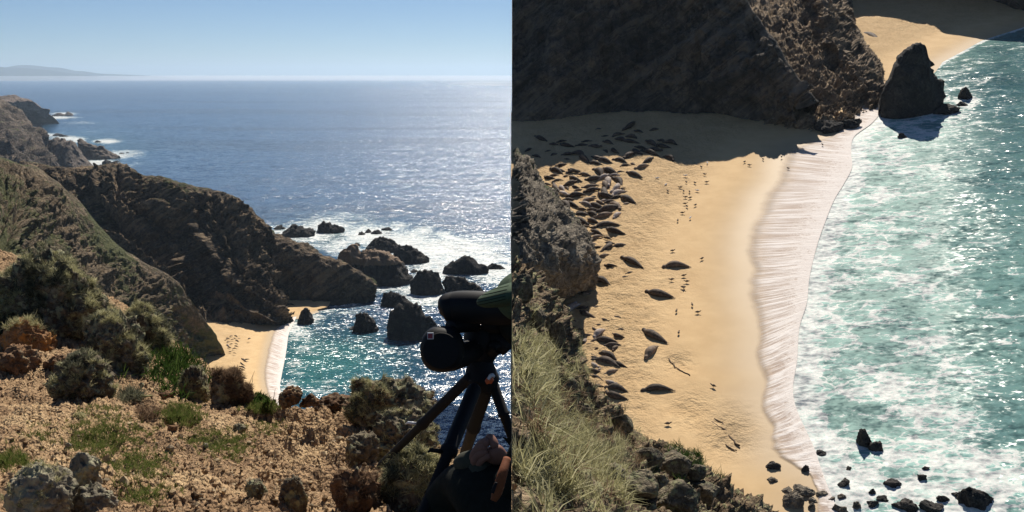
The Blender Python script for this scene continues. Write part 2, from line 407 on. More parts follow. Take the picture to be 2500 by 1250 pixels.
# ---- headlands and cliffs of the left coast
G1, G2 = (0.042, 0.052, 0.018), (0.095, 0.10, 0.04)
M_head = rock_mat('pale_headland_rock', (0.10, 0.075, 0.06), (0.20, 0.15, 0.12), (0.30, 0.235, 0.19), 26, (( .10,.10,.05), (.16,.14,.08)), bumpd=9)
M_cl2 = rock_mat('grey_brown_cliff', (0.04, 0.034, 0.03), (0.125, 0.098, 0.078), (0.27, 0.215, 0.165), 11, (G1, G2), bumpd=4.0, streak=(.015, .015, .16), wet=lambda n: (lambda q: n.math('MULTIPLY', n.math('ADD', q, n.math('MULTIPLY', n.noise(.2, 4), -2.0)), .2))(zof(n)))
M_cl = rock_mat('brown_cliff', (0.030, 0.024, 0.019), (0.12, 0.086, 0.056), (0.36, 0.26, 0.16), 7, (G1, G2), bumpd=3.4, streak=(.02, .02, .30), wet=lambda n: (lambda q: n.math('MULTIPLY', n.math('ADD', q, n.math('MULTIPLY', n.noise(.2, 4), -2.0)), .28))(zof(n)))
M_scrub = rock_mat('scrubby_hillside', (0.04, 0.034, 0.024), (0.14, 0.104, 0.066), (0.34, 0.25, 0.16), 4.5, ((.055,.065,.022), (.125,.125,.055)), bumpd=2.2)

def terrain(name, ctrl, nu, nv, disp, mat, veg, centre=None, kind='structure'):
    A, s = loft(ctrl, nu, nv, disp, centre)
    du = np.gradient(A, axis=1); dv = np.gradient(A, axis=0); N = np.cross(du, dv) * s
    N /= np.linalg.norm(N, axis=-1, keepdims=True) + 1e-9
    uu, vv = np.meshgrid(np.linspace(0, 1, nu), np.linspace(0, 1, nv))
    vg = veg(A, N, uu, vv)
    Fc = gridf(nu, nv)
    if s < 0: Fc = Fc[:, ::-1]
    o = link(name, mesh_from(name, A, Fc, mat, smooth=True, attrs={'veg': vg}))
    tag(o, kind=kind); return o, A

def rows_back(ctrl, dy=60, dz=60):
    """adds a row behind the crest that falls away, so the land has a far side"""
    top = ctrl[0]; b1 = [p + np.array([0, dy * .4, -dz * .25]) for p in top]; b2 = [p + np.array([0, dy * 1.3, -dz]) for p in top]
    return [b2, b1] + ctrl
# mesa headland, 2 km off
mesa = [[LD(x, y, 2300) for x, y in [(-160,233),(-60,235),(0,236),(30,236),(60,238),(78,242),(90,252),(102,262),(118,274)]],
        [LD(x, y, 2230) for x, y in [(-160,240),(-60,241),(0,241),(30,241),(60,243),(76,247),(88,257),(100,266),(117,276)]],
        [LD(x, y, 2160) for x, y in [(-160,262),(-60,264),(0,264),(30,264),(60,264),(80,266),(95,272),(106,277),(118,280)]],
        [LZ(x, y, -2) for x, y in [(-160,289),(-60,289.5),(0,290),(30,289),(60,289),(85,288),(100,287),(110,286),(120,285)]]]
terrain('headland', rows_back(mesa, 150, 130), 170, 90, lambda A, u, v: 9 * ridged(A * [0.011, 0.011, 0.004], 5, 3) * sstep(.25, .5, v) + 4 * fbm(A * .03, 4, 5) * sstep(.25, .6, v) ,
        M_head, lambda A, N, u, v: sstep(.75, .95, N[..., 2]) * .8 * (v < .55))

# mid headland at the left edge
mid = [[LD(x, y, d) for x, y, d in [(-200,200,1300),(-80,235,1300),(0,266,1280),(20,282,1270),(45,300,1260),(65,322,1250),(85,342,1240),(97,360,1230),(104,385,1225)]],
       [LD(x, y, d) for x, y, d in [(-200,250,1180),(-80,280,1180),(0,300,1170),(25,315,1165),(50,330,1165),(72,350,1160),(90,365,1150),(100,380,1140),(110,400,1130)]],
       [LD(x, y, d) for x, y, d in [(-200,330,1060),(-80,345,1060),(0,355,1060),(30,362,1060),(55,372,1070),(78,385,1060),(95,395,1050),(108,405,1040),(118,412,1030)]],
       [LD(x, y, d) for x, y, d in [(-200,430,900),(-80,430,900),(0,430,940),(30,430,960),(55,430,980),(78,432,980),(95,435,970),(110,435,960),(125,435,960)]]]
terrain('cliff', rows_back(mid, 120, 90), 200, 150, lambda A, u, v: 9 * ridged(A * [0.02, 0.02, 0.009], 5, 13) * sstep(.2, .45, v) + 3.5 * fbm(A * .06, 5, 5) * sstep(.25, .4, v),
        M_cl2, lambda A, N, u, v: 0.35 * sstep(.55, .85, N[..., 2]))

# ---- rocks built from their outline: own base, ridge and thickness
class FrameL:
    U, V, N = np.array([1.0, 0, 0]), np.array([0, 1.0, 0]), np.array([0, 0, 1.0])
    @staticmethod
    def ground(px, py, h=0.0): return LZ(px, py, h)
class FrameR:
    U, V, N = RU, RV, RN
    @staticmethod
    def ground(px, py, h=0.0): return RG(px, py, h)
def rock_profile(fr, prof, base_py, thick, mat, seed, rough=0.2, nu=56, nv=40, sink=0.5, round_=0.7, jit=1.0, back=0.9, detail=5, attrs=None, base_tilt=0.0):
    """prof: outline points (px, py) left to right; base_py: waterline; thick: depth in metres"""
    P = np.array(prof, float); xs = np.linspace(P[0, 0], P[-1, 0], nu); yt = np.interp(xs, P[:, 0], P[:, 1])
    jr = fbm(np.stack([xs * 9.0 / (xs[-1] - xs[0]), xs * 0, xs * 0 + seed], -1), 4, seed, .65)
    yt = yt - jr * jit * .09 * (base_py - P[:, 1].min()) * np.sin(np.linspace(0, math.pi, nu)) ** .5
    W = xs[-1] - xs[0]; S = np.zeros((nv, nu, 3)); vs = np.linspace(-1, 1, nv)
    for i, x in enumerate(xs):
        e = (x - xs[0]) / W; env = max(0.03, (1 - abs(2 * e - 1) ** 2.6)) ** 0.5
        by = base_py - (1 - env) * 0 + base_tilt * (e - .5)
        B0 = fr.ground(x, by); crest = B0 + fr.V * thick * 0.5
        r = ray(x, min(yt[i], by - 0.5)); t = (crest - EYE).dot(fr.V) / r.dot(fr.V); h = max((EYE + r * t - crest).dot(fr.N), 0.02)
        for j, v in enumerate(vs):
            q = abs(v); fall = (1 - q ** (1.5 if v < 0 else 1.3)) ** round_
            S[j, i] = crest + fr.V * (v * thick * 0.5 * env) + fr.N * (h * fall - sink * (q > .98) * max(1, .1 * h))
    size = np.linalg.norm(S[0, 0] - S[0, -1]); hh = (S - S[0:1]) @ fr.N
    amp = rough * min(size, thick * 1.3, 40) * np.clip(hh / (0.15 * max(hh.max(), .1)), 0, 1)
    k = 3.0 / size
    D = fbm(S * k, detail, seed, .6) * .5 + (ridged(S * k * 1.7, 5, seed + 5, .62) - .4) * .5
    D = D * .6 + .4 * np.round(D * 3.2) / 3.2
    dirs = np.zeros_like(S) + fr.N * 0.35; dirs = dirs + fr.V * np.sign(vs)[:, None, None] * 0.8 + fr.U * (fbm(S * k * 1.3, 3, seed + 9))[..., None]
    S = S + dirs * (amp * D * 0.55)[..., None]
    return mesh_from('rock', S, gridf(nu, nv), mat, attrs=attrs or {'veg': np.zeros(S.shape[:2])}), fr.ground((P[0, 0] + P[-1, 0]) / 2, base_py)
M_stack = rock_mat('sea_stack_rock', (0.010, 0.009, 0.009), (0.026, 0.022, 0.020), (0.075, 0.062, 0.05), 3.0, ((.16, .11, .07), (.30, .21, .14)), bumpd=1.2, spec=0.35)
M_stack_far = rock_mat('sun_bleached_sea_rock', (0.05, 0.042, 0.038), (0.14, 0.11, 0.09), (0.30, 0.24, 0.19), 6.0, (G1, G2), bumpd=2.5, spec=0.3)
def sea_rock(prof, base, thick, label, mat=None, seed=0, group=None, fr=FrameL, cat='rock', veg=None, name='sea_rock', **k):
    m, o0 = rock_profile(fr, prof, base, thick, mat or M_stack, seed, **k)
    if veg is not None:
        V = np.empty(len(m.vertices) * 3, np.float32); m.vertices.foreach_get('co', V); V = V.reshape(-1, 3).astype(float)
        m.attributes['veg'].data.foreach_set('value', veg(V).astype(np.float32))
    o = link(name, m); origin_to(o, o0); return tag(o, label, cat, group or 'rocks standing in the sea')
def lump(x0, x1, y0, y1, s=0, peak=.5, flat=.5):
    """outline of a rounded rock between x0..x1, y0 top, y1 base"""
    r = random.Random(s); pts = [(x0, y1)]
    for i in range(1, 10):
        e = i / 10; q = (e / peak if e < peak else (1 - e) / (1 - peak)); q = q ** flat
        pts.append((x0 + (x1 - x0) * e, y1 - (y1 - y0) * min(1, q * r.uniform(.82, 1.04))))
    pts.append((x1, y1)); return pts
# far-left cluster
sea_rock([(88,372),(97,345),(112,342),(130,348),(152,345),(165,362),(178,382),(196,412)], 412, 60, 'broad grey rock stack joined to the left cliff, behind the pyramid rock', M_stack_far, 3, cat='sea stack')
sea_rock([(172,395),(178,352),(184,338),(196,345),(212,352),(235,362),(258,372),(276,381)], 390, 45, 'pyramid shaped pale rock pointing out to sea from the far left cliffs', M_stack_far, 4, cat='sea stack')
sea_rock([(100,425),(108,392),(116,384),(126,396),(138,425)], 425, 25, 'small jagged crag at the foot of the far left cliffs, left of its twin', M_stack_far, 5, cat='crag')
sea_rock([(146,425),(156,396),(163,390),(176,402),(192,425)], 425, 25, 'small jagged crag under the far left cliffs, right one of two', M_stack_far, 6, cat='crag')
sea_rock(lump(244, 276, 389, 402, 7, .35), 402, 14, 'small dark rock in white surf just below the pyramid rock', seed=7)
sea_rock(lump(272, 290, 392, 397, 8), 397, 8, 'tiny low rock right of the small dark rock below the pyramid rock', seed=8)
sea_rock(lump(288, 300, 372, 375.5, 9), 375.5, 8, 'tiny flat rock in surf off the tip of the pyramid rock', seed=9)
sea_rock(lump(305, 312, 371, 374, 10), 374, 8, 'smallest rock farthest right off the tip of the pyramid rock', seed=10)
sea_rock(lump(228, 243, 343, 348, 11), 348, 12, 'small rock with a white breaker beyond the pyramid rock', seed=11)
sea_rock(lump(95, 104, 324, 333, 12), 338, 14, 'small upright rock against the far left cliff', M_stack_far, 12)
sea_rock(lump(124, 146, 325, 331, 13), 332, 16, 'low rock offshore of the far left cliff, nearest the cliff', M_stack_far, 13)
sea_rock(lump(140, 163, 329, 334, 14), 334, 14, 'low flat rock offshore of the far left cliff, outermost', seed=14)
sea_rock(lump(120, 150, 276, 284, 15), 284, 50, 'reef rock off the pale headland, nearest the headland', M_stack_far, 15)
sea_rock(lump(152, 168, 272, 283, 16), 283, 40, 'reef rock off the pale headland, outermost and tallest', M_stack_far, 16)

# ---- main cliff of the cove
cols = 13
ridge = [(60,400,560),(170,412,550),(240,410,545),(272,405,540),(305,410,530),(345,432,525),(400,440,520),(455,452,515),(525,470,512),(590,495,510),(640,540,508),(672,578,508),(720,592,512)]
m1 = [(20,470,520),(120,500,520),(190,500,520),(250,500,500),(300,500,500),(350,520,515),(400,520,495),(450,530,505),(510,545,485),(570,565,480),(620,595,492),(660,620,505),(712,640,512)]
m2 = [(60,560,490),(150,590,490),(220,600,490),(290,600,475),(340,600,480),(380,620,500),(420,620,480),(460,640,492),(520,640,470),(590,660,456),(640,690,470),(668,700,498),(706,700,505)]
m3 = [(120,680,450),(220,700,450),(280,700,450),(340,710,445),(390,720,455),(430,740,470),(470,740,465),(510,740,470),(560,745,462),(630,745,448),(682,740,452),(690,742,490),(704,735,497)]
bs = [(200,800,0),(300,830,0),(350,835,0),(400,835,0),(440,832,0),(480,828,0),(520,822,0),(560,812,0),(600,806,0),(660,801,0),(718,792,0),(708,765,0),(706,746,0)]
def G(l): return [LD(x, y, d) if d else LZ(x, y, -1.0) for x, y, d in l]
def cl_disp(A, u, v):
    Q = A + np.stack([8 * fbm(A * .02, 3, 50), 8 * fbm(A * .02, 3, 51), 0 * u], -1)
    wv = .35 * fbm(A * .02, 4, 52)
    g = ridged(np.stack([u * 11 - v * 3.2 + wv, v * 1.3 + .4 * wv, 0 * u], -1), 6, 21, .55)
    e = sstep(.30, .5, v)
    return (8.0 * (g - .3) + 3.0 * (ridged(A * .06, 6, 22, .66) - .4) + 1.5 * ridged(A * .25, 4, 23, .65)) * e * (1 - .7 * sstep(.93, 1, v)) + (.7 * fbm(A * .08, 4, 29) + .5 * ridged(A * .2, 3, 30)) * (1 - e)
def cl_veg(A, N, u, v):
    top = (1 - sstep(.16, .40, v)) * (1 - sstep(.2, .36, u) * .75)
    return .05 + .62 * top + .22 * sstep(.5, .9, N[..., 2]) * (1 - sstep(.5, .9, v)) + .3 * sstep(.75, .95, u) * (1 - sstep(.2, .4, v)) + .16 * (1 - sstep(.4, .9, v)) + .18 * fbm(A * .03, 4, 35)
terrain('cliff', rows_back([G(ridge), G(m1), G(m2), G(m3), G(bs)], 50, 45), 420, 330, cl_disp, M_cl, cl_veg)
# low dark spur that closes the cove
sp0 = [(660,575,512),(700,585,510),(740,600,508),(790,630,504),(840,652,500),(880,670,498),(902,690,496),(914,712,496)]
sp1 = [(665,610,498),(700,612,497),(745,620,496),(795,642,494),(842,662,493),(878,682,493),(898,700,493),(914,718,493)]
sp2 = [(670,670,494),(705,680,493),(750,690,491),(800,700,490),(845,710,490),(878,715,491),(898,720,492),(914,726,492)]
sp3 = [(676,730,0),(712,742,0),(760,744,0),(800,750,0),(845,750,0),(880,744,0),(900,742,0),(916,738,0)]
terrain('cliff', rows_back([G(sp0), G(sp1), G(sp2), G(sp3)], 28, 30), 200, 130,
        lambda A, u, v: (1.4 * ridged(A * .09, 5, 31) + .8 * fbm(A * .25, 4, 33)) * sstep(.2, .4, v) + .5 * fbm(A * .2, 4, 34), M_cl,
        lambda A, N, u, v: (1 - sstep(.42, .52, v)) * (.55 * sstep(.15, .6, u) + .1))
# near hillside on the left
nh = [[(-140,330,330),(-60,355,330),(0,380,330),(50,398,330),(100,410,332),(170,470,335),(235,545,338),(290,600,342),(350,640,348),(410,670,354),(455,722,360),(505,800,372),(540,850,382),(552,884,0)],
      [(-150,400,280),(-70,430,280),(-10,440,280),(40,450,280),(80,465,285),(130,520,295),(190,590,300),(240,640,305),(300,690,315),(360,720,325),(410,770,335),(450,830,352),(500,880,370),(520,900,0)],
      [(-160,500,220),(-90,520,220),(-30,530,220),(20,540,220),(60,555,225),(100,610,235),(150,680,240),(200,730,250),(250,770,265),(300,800,280),(350,840,300),(400,890,325),(450,920,345),(480,930,0)],
      [(-170,640,150),(-110,650,150),(-60,660,150),(-10,670,150),(30,690,155),(70,720,165),(110,780,175),(150,830,190),(200,870,205),(250,900,225),(300,930,250),(350,960,280),(390,980,300),(420,990,0)],
      [(-180,800,100),(-140,810,100),(-100,820,100),(-50,830,100),(0,840,105),(30,880,115),(60,920,125),(100,960,140),(150,980,160),(200,1000,180),(240,1020,210),(290,1050,240),(330,1070,270),(360,1080,0)]]
terrain('hillside', rows_back([G(r) for r in nh], 16, 22), 340, 360,
        lambda A, u, v: (2.4 * (ridged(np.stack([u * 13 + v * 3 + .3 * fbm(A * .03, 3, 40), v * 1.8, 0 * u], -1), 5, 41, .55) - .3) + 1.3 * ridged(A * .16, 4, 44, .65) + .7 * ridged(A * .5, 3, 45)) * sstep(.3, .45, v) + .8 * fbm(A * .08, 4, 42),
        M_scrub, lambda A, N, u, v: .42 + .15 * sstep(.35, .8, N[..., 2]) + .35 * fbm(A * .035, 4, 47) + .22 * (1 - sstep(.1, .4, u)))

# ---- sea stacks off the spur
def topveg(lo, hi): return lambda V: sstep(lo, hi, V[:, 2])
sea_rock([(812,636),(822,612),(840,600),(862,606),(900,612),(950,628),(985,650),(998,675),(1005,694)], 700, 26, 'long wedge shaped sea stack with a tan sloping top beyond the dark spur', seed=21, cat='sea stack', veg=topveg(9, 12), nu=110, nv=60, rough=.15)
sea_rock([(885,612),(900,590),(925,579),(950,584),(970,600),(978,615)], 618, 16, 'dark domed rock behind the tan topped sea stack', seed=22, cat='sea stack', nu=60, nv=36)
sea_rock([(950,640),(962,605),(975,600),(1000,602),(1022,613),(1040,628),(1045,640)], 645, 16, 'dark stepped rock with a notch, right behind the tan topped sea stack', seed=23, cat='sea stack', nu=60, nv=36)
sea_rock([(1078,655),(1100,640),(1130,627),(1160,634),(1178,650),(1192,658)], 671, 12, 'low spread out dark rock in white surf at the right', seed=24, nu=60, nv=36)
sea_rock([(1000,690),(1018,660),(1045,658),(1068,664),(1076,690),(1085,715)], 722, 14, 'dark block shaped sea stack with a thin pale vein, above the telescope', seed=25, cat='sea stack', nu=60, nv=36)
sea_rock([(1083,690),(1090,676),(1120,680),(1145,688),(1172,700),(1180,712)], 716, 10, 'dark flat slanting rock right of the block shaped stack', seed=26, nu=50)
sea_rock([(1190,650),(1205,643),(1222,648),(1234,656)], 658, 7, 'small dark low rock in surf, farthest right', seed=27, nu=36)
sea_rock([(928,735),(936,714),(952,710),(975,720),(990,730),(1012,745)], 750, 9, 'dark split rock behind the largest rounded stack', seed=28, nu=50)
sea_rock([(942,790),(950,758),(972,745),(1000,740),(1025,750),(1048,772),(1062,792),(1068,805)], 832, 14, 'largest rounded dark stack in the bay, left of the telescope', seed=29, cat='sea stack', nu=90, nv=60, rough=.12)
sea_rock([(858,806),(866,778),(875,761),(885,760),(900,775),(914,792),(922,803)], 812, 9, 'dark pointed rock in the bay, left of the largest rounded stack', seed=30, cat='sea stack', nu=50, nv=36)
sea_rock([(722,785),(729,765),(740,752),(748,754),(756,772),(762,784)], 793, 8, 'pointed dark rock at the end of the cove beach', seed=31, cat='sea stack', nu=44, nv=36)
sea_rock(lump(680, 762, 545, 578, 32, .4, .4), 580, 20, 'broad dark rock in surf off the cliff, far side', seed=32, nu=60, nv=36)
sea_rock(lump(666, 692, 549, 560, 33), 561, 10, 'small dark rock left of the broad dark rock off the cliff', seed=33)
sea_rock([(768,568),(775,550),(790,540),(806,545),(822,550),(836,556)], 570, 12, 'dark ragged rock with a left peak right of the broad dark rock', seed=34, nu=50)
for i, (b, l) in enumerate([((872,891,564,574), 'small dark rock in surf, leftmost of the four beyond the stacks'), ((889,906,558,569), 'small dark rock in surf, second from left of the four beyond the stacks'),
        ((903,932,560,572), 'dark hump rock in surf, third and widest of the four beyond the stacks'), ((930,958,554,563), 'small dark rock in surf, rightmost of the four beyond the stacks'),
        ((862,878,590,602), 'small dark slanted rock left of the domed rock'), ((1000,1020,655,666), 'small dark rock touching the block shaped stack'), ((745,768,597,616), 'dark knob of rock behind the spur'),
        ((850,872,795,806), 'low reef at the left foot of the pointed rock in the bay')]):
    sea_rock(lump(*b, 40 + i), b[3], 7, l, seed=40 + i, nu=24, nv=18)

# ================================================================== RIGHT: the seal beach
M_sea2 = water_mat('bay_water', tuple(RU), tuple(RV), tuple(RN), [(0.5, 1.5, 0.9), (1.9, 1.8, 0.6), (9, 2.0, 0.3)], 1.5, (0.04, 0.11, 0.125), rough=0.2, kind='right')
out_r = [(2120,170),(2128,205),(2105,250),(2080,290),(2020,333),(1935,358),(1893,395),(1880,445),(1856,500),(1830,555),(1818,620),(1820,700),(1832,780),(1842,850),(1854,920),(1866,980),(1870,1040),(1880,1085),(1905,1115),(1945,1145),(1975,1185),(2000,1260),(2020,1330)]
in_r = [(2200,170),(2180,215),(2160,260),(2130,300),(2085,335),(2078,372),(2080,410),(2060,450),(2036,490),(2012,550),(1992,610),(1976,680),(1970,740),(1952,800),(1946,880),(1936,950),(1945,1000),(1972,1060),(1990,1100),(2005,1145),(2022,1190),(2050,1260),(2070,1330)]
NR = 260
OP = resample(out_r, NR); IP = resample(in_r, NR)
OR = np.array([RG(x, y, 0.02) for x, y in OP]); IR = np.array([RG(x, y, 0.04) for x, y in IP])
# jitter of the run-up edge
jit = np.interp(np.arange(NR), np.arange(NR), fbm(np.stack([np.arange(NR) * .09, np.zeros(NR), np.zeros(NR)], -1), 4, 77))
OR = OR - RU * (jit * 0.45)[:, None]
def shore_dist(P):                       # signed distance to the run-up edge: landward positive
    q = Rrel(P.reshape(-1, 3))[:, :2]; s = Rrel(OR)[:, :2]
    best = np.full(len(q), 1e9); sg = np.zeros(len(q))
    for k in range(0, len(s) - 1, 2):
        a = s[k]; b = s[min(k + 2, len(s) - 1)]; ab = b - a; t = np.clip(((q - a) @ ab) / (ab @ ab), 0, 1)
        d = q - (a + t[:, None] * ab); dl = np.hypot(d[:, 0], d[:, 1]); cr = ab[0] * d[:, 1] - ab[1] * d[:, 0]
        u = dl < best; best = np.where(u, dl, best); sg = np.where(u, np.sign(cr), sg)
    return (best * sg).reshape(P.shape[:-1])
# sand sheet under everything (trapezoid following the bay floor)
gx = np.linspace(1250, 2900, 420); gy = np.linspace(-170, 1420, 420)
SPx, SPy = np.meshgrid(gx, gy)
def RGv(px, py, h=0.0):
    r = XX * ((px - 1250) / F)[..., None] + UP * ((625 - py) / F)[..., None] + FW
    t = ((RC + RN * 0 - EYE).dot(RN)) / (r @ RN); return EYE + r * t[..., None]
SA = RGv(SPx, SPy)
sd = shore_dist(SA); sgn = np.sign(shore_dist(RG(1700, 600)[None])[0]); sd = sd * sgn
# the little second beach at the top: shore line from (2500,60) to (2180,215)
cov = np.array([RG(x, y) for x, y in [(2660,30),(2520,60),(2440,85),(2395,100),(2350,125),(2300,152),(2285,175),(2240,210),(2160,212),(2128,212)]])
def cove_dist(P):
    q = Rrel(P.reshape(-1, 3))[:, :2]; s = Rrel(cov)[:, :2]; best = np.full(len(q), 1e9); sg = np.zeros(len(q))
    for k in range(len(s) - 1):
        a, b = s[k], s[k+1]; ab = b - a; t = np.clip(((q - a) @ ab) / (ab @ ab), 0, 1); d = q - (a + t[:, None] * ab)
        dl = np.hypot(d[:, 0], d[:, 1]); cr = ab[0] * d[:, 1] - ab[1] * d[:, 0]; u = dl < best; best = np.where(u, dl, best); sg = np.where(u, np.sign(cr), sg)
    return (best * sg).reshape(P.shape[:-1])
cd = cove_dist(SA); cd = cd * np.sign(cove_dist(RG(2300, 60)[None])[0])
landw = np.where(SPy < 290, np.where(SPx > 2060, cd, 5.0), sd)
hs = np.where(landw > 0, 0.05 * np.minimum(landw, 26) , 0.07 * np.maximum(landw, -25))
rs = sstep(6, 13, landw) * (1 - .0)
for cx, cy, rx, ry, a_ in [(1775,1060,60,55,1.0),(1650,890,40,30,.8),(1560,880,70,60,.6),(1600,690,90,80,.5),(1640,450,60,40,.6),(1690,1010,60,50,.7)]:
    rs = np.maximum(rs, a_ * np.exp(-(((SPx - cx) / rx) ** 2 + ((SPy - cy) / ry) ** 2)))
hs = hs + rs * (0.12 * fbm(SA * 0.45, 4, 61) + 0.09 * ridged(SA * 1.1, 4, 62))
SA = SA + RN * hs[..., None]
wet = (1 - sstep(-1, 6, landw)) * .85
m = mesh_from('beach', SA, gridf(420, 420), M_sand, attrs={'rough_sand': rs, 'wet': wet})
tag(link('beach', m), kind='structure')
bvh_sand = None
def sand_h(P):
    """height of the sand at a place of the bay"""
    d = shore_dist(P[None])[0] * sgn; px, py = proj(P)
    if py < 290: d = (cove_dist(P[None])[0] * np.sign(cove_dist(RG(2300, 60)[None])[0])) if px > 2060 else 5
    h = .05 * min(d, 26) if d > 0 else 0.0
    return h
M_swash2 = swash_mat('swash_foam', 1.0)
tag(link('swash', swash(OR, IR, RN, 60, M_swash2, 'swash')), kind='structure')
# water of the bay: from the inner edge of the run-up outwards
cpx = [2780 + 0 * p[0] for p in IP]
nac = 300
IR0 = np.array([RG(x - 3, y, 0.0) for x, y in IP])
FRr = np.array([RG(2900, y + (y - 600) * .06, 0.0) for x, y in IP])
t = (np.linspace(0, 1, nac) ** 1.25)[:, None, None]
SW = IR0[None] * (1 - t) + FRr[None] * t
# top part reaches the little beach
top_ext = 40
rowT = []
for k in range(top_ext):
    f = (top_ext - k) / top_ext
    px0, py0 = proj(SW[:, 0]); rowT.append(None)
spx, spy = proj(SW)
foam2 = np.zeros(spx.shape)
inner = np.repeat(t[:, :, 0], NR, 1) * 0; acm = np.linalg.norm(SW - IR0[None], axis=-1)
foam2 = np.maximum(foam2, 1.35 * np.exp(-(acm / 2.4) ** 2))
foam2 = np.maximum(foam2, 0.42 * np.exp(-(acm / 14.0) ** 2))
FB2 = [(2150,470,70,60,.5),(2250,560,130,60,.42),(2230,700,140,70,.45),(2330,640,120,50,.33),(2150,640,70,70,.45),(2250,830,150,60,.42),(2120,900,110,90,.5),(2350,900,120,60,.42),
       (2200,960,140,50,.62),(2260,990,120,40,.6),(2330,1020,130,40,.55),(2200,1110,160,60,.72),(2350,1130,180,60,.75),(2480,1180,120,80,.75),(2100,1190,120,60,.8),(2250,1210,200,50,.85),(2450,1020,60,40,.3),
       (2170,260,60,40,.75),(2120,300,60,40,.8),(2220,310,70,40,.6),(2330,290,90,40,.4),(2360,210,80,60,.3),(2100,350,60,40,.7),(2190,400,90,50,.5),(2420,750,60,60,.3),(2440,460,60,60,.08),(2450,860,60,60,.3),
       (2320,150,60,40,.3),(2300,330,140,50,.35)]
for cx, cy, rx, ry, s in FB2:
    foam2 = np.maximum(foam2, s * np.exp(-(((spx - cx) / rx) ** 2 + ((spy - cy) / ry) ** 2) * .8))
shal2 = np.clip(1.0 - 0.6 * np.exp(-(((spx - 2480) / 150) ** 2 + ((spy - 380) / 190) ** 2)) - .35 * np.exp(-(((spx - 2450) / 110) ** 2 + ((spy - 1020) / 90) ** 2)) - .75 * np.exp(-(((spx - 2420) / 200) ** 2 + ((spy - 200) / 90) ** 2)), 0, 1)
for (a_, b_, c_, d_) in [(1955,1974,1134,1156),(2046,2076,1167,1189),(2157,2196,1165,1188),(2240,2263,1158,1173),(2345,2428,1182,1240),(2184,2236,1216,1246),(2248,2302,1226,1256),(2114,2144,1216,1238),(2084,2126,1055,1094),(2122,2156,1074,1104),(2170,2330,230,284),(2338,2382,214,250),(2262,2335,254,280),(2034,2070,1230,1256)]:
    foam2 = np.maximum(foam2, .95 * np.exp(-(((spx - (a_ + b_) / 2) / ((b_ - a_) * .8)) ** 2 + ((spy - d_ + 6) / 20) ** 2)))
calm = np.maximum(sstep(2180, 2560, spx + 40 * fbm(np.stack([spx / 90, spy / 90, 0 * spx], -1), 3, 5)) * .9, np.exp(-(((spx - 2420) / 190) ** 2 + ((spy - 190) / 110) ** 2)) * 1.3)
m = mesh_from('sea', SW, gridf(NR, nac), M_sea2, attrs={'foam': foam2, 'shallow': shal2, 'wind': 1 - np.clip(calm, 0, 1)})
tag(link('sea', m), kind='structure')
# water in front of the little beach
na, nb = 120, 90
cv = catmull(cov, na, 0); near_l = np.array([RG(x, y, -0.01) for x, y in resample([(2900,240),(2800,240),(2700,235),(2600,230),(2500,225),(2420,220),(2340,218),(2260,218),(2200,218),(2150,222)], na)])
t = np.linspace(0, 1, nb)[:, None, None]; SC = cv[None] * (1 - t) + near_l[None] * t - RN * 0.004
sx, sy = proj(SC); ac = np.linalg.norm(SC - cv[None], axis=-1)
f3 = np.maximum(0.95 * np.exp(-(ac / 1.3) ** 2), 0.35 * np.exp(-(((sx - 2330) / 60) ** 2 + ((sy - 170) / 40) ** 2)))
f3 = np.maximum(f3, .12)
m = mesh_from('sea', SC, gridf(na, nb), M_sea2, attrs={'foam': f3, 'shallow': np.clip(np.exp(-ac / 9), 0, 1)})
tag(link('sea', m), kind='structure')

# ---- cliff above the seal beach; its crest is placed so that its shade ends where the photograph shows
def crest(S, h):
    k = h / SUN.dot(RN); return S + SUN * k
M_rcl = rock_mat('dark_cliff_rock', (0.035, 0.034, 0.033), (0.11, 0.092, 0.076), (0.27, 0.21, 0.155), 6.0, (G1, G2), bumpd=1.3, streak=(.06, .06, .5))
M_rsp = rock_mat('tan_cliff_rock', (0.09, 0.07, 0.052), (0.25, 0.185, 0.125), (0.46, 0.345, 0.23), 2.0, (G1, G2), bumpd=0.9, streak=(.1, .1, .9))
shad = [(1020,440),(1100,435),(1180,430),(1250,425),(1330,420),(1400,412),(1470,405),(1540,402),(1600,400),(1640,408),(1680,414),(1720,402),(1770,392),(1820,375),(1880,352),(1940,340),(2000,334)]
base = [(1020,330),(1100,330),(1180,330),(1250,325),(1330,322),(1400,312),(1470,300),(1540,290),(1600,285),(1640,285),(1680,288),(1720,292),(1770,300),(1820,308),(1870,312),(1920,314),(1960,318)]
hts = [30,30,30,30,30,30,30,29,28,27,26,24,21,17,12,7,3]
cr = [crest(RG(*s), h) for s, h in zip(shad, hts)]
bb = [RG(*b, -0.3) for b in base]
r2 = [b * .62 + c * .38 + RN * 2.0 for b, c in zip(bb, cr)]; r1 = [b * .28 + c * .72 + RN * 1.5 for b, c in zip(bb, cr)]
rb = [c + RV * 14 - RN * 10 for c in cr]; rb2 = [c + RV * 30 - RN * (h + 6) for c, h in zip(cr, hts)]
cc = np.array([rb2, rb, cr, r1, r2, bb])
def keepx(A): A[..., 0] = np.maximum(A[..., 0], 0.0); return A
cc = keepx(cc)
def tr(name, ctrl, nu, nv, disp, mat, veg, kind='structure'):
    A, s = loft(ctrl, nu, nv, disp); A = keepx(A)
    du = np.gradient(A, axis=1); dv = np.gradient(A, axis=0); N = np.cross(du, dv) * s; N /= np.linalg.norm(N, axis=-1, keepdims=True) + 1e-9
    uu, vv = np.meshgrid(np.linspace(0, 1, nu), np.linspace(0, 1, nv)); Fc = gridf(nu, nv)
    if s < 0: Fc = Fc[:, ::-1]
    o = link(name, mesh_from(name, A, Fc, mat, attrs={'veg': veg(A, N @ RN, uu, vv)})); tag(o, kind=kind); return o, A
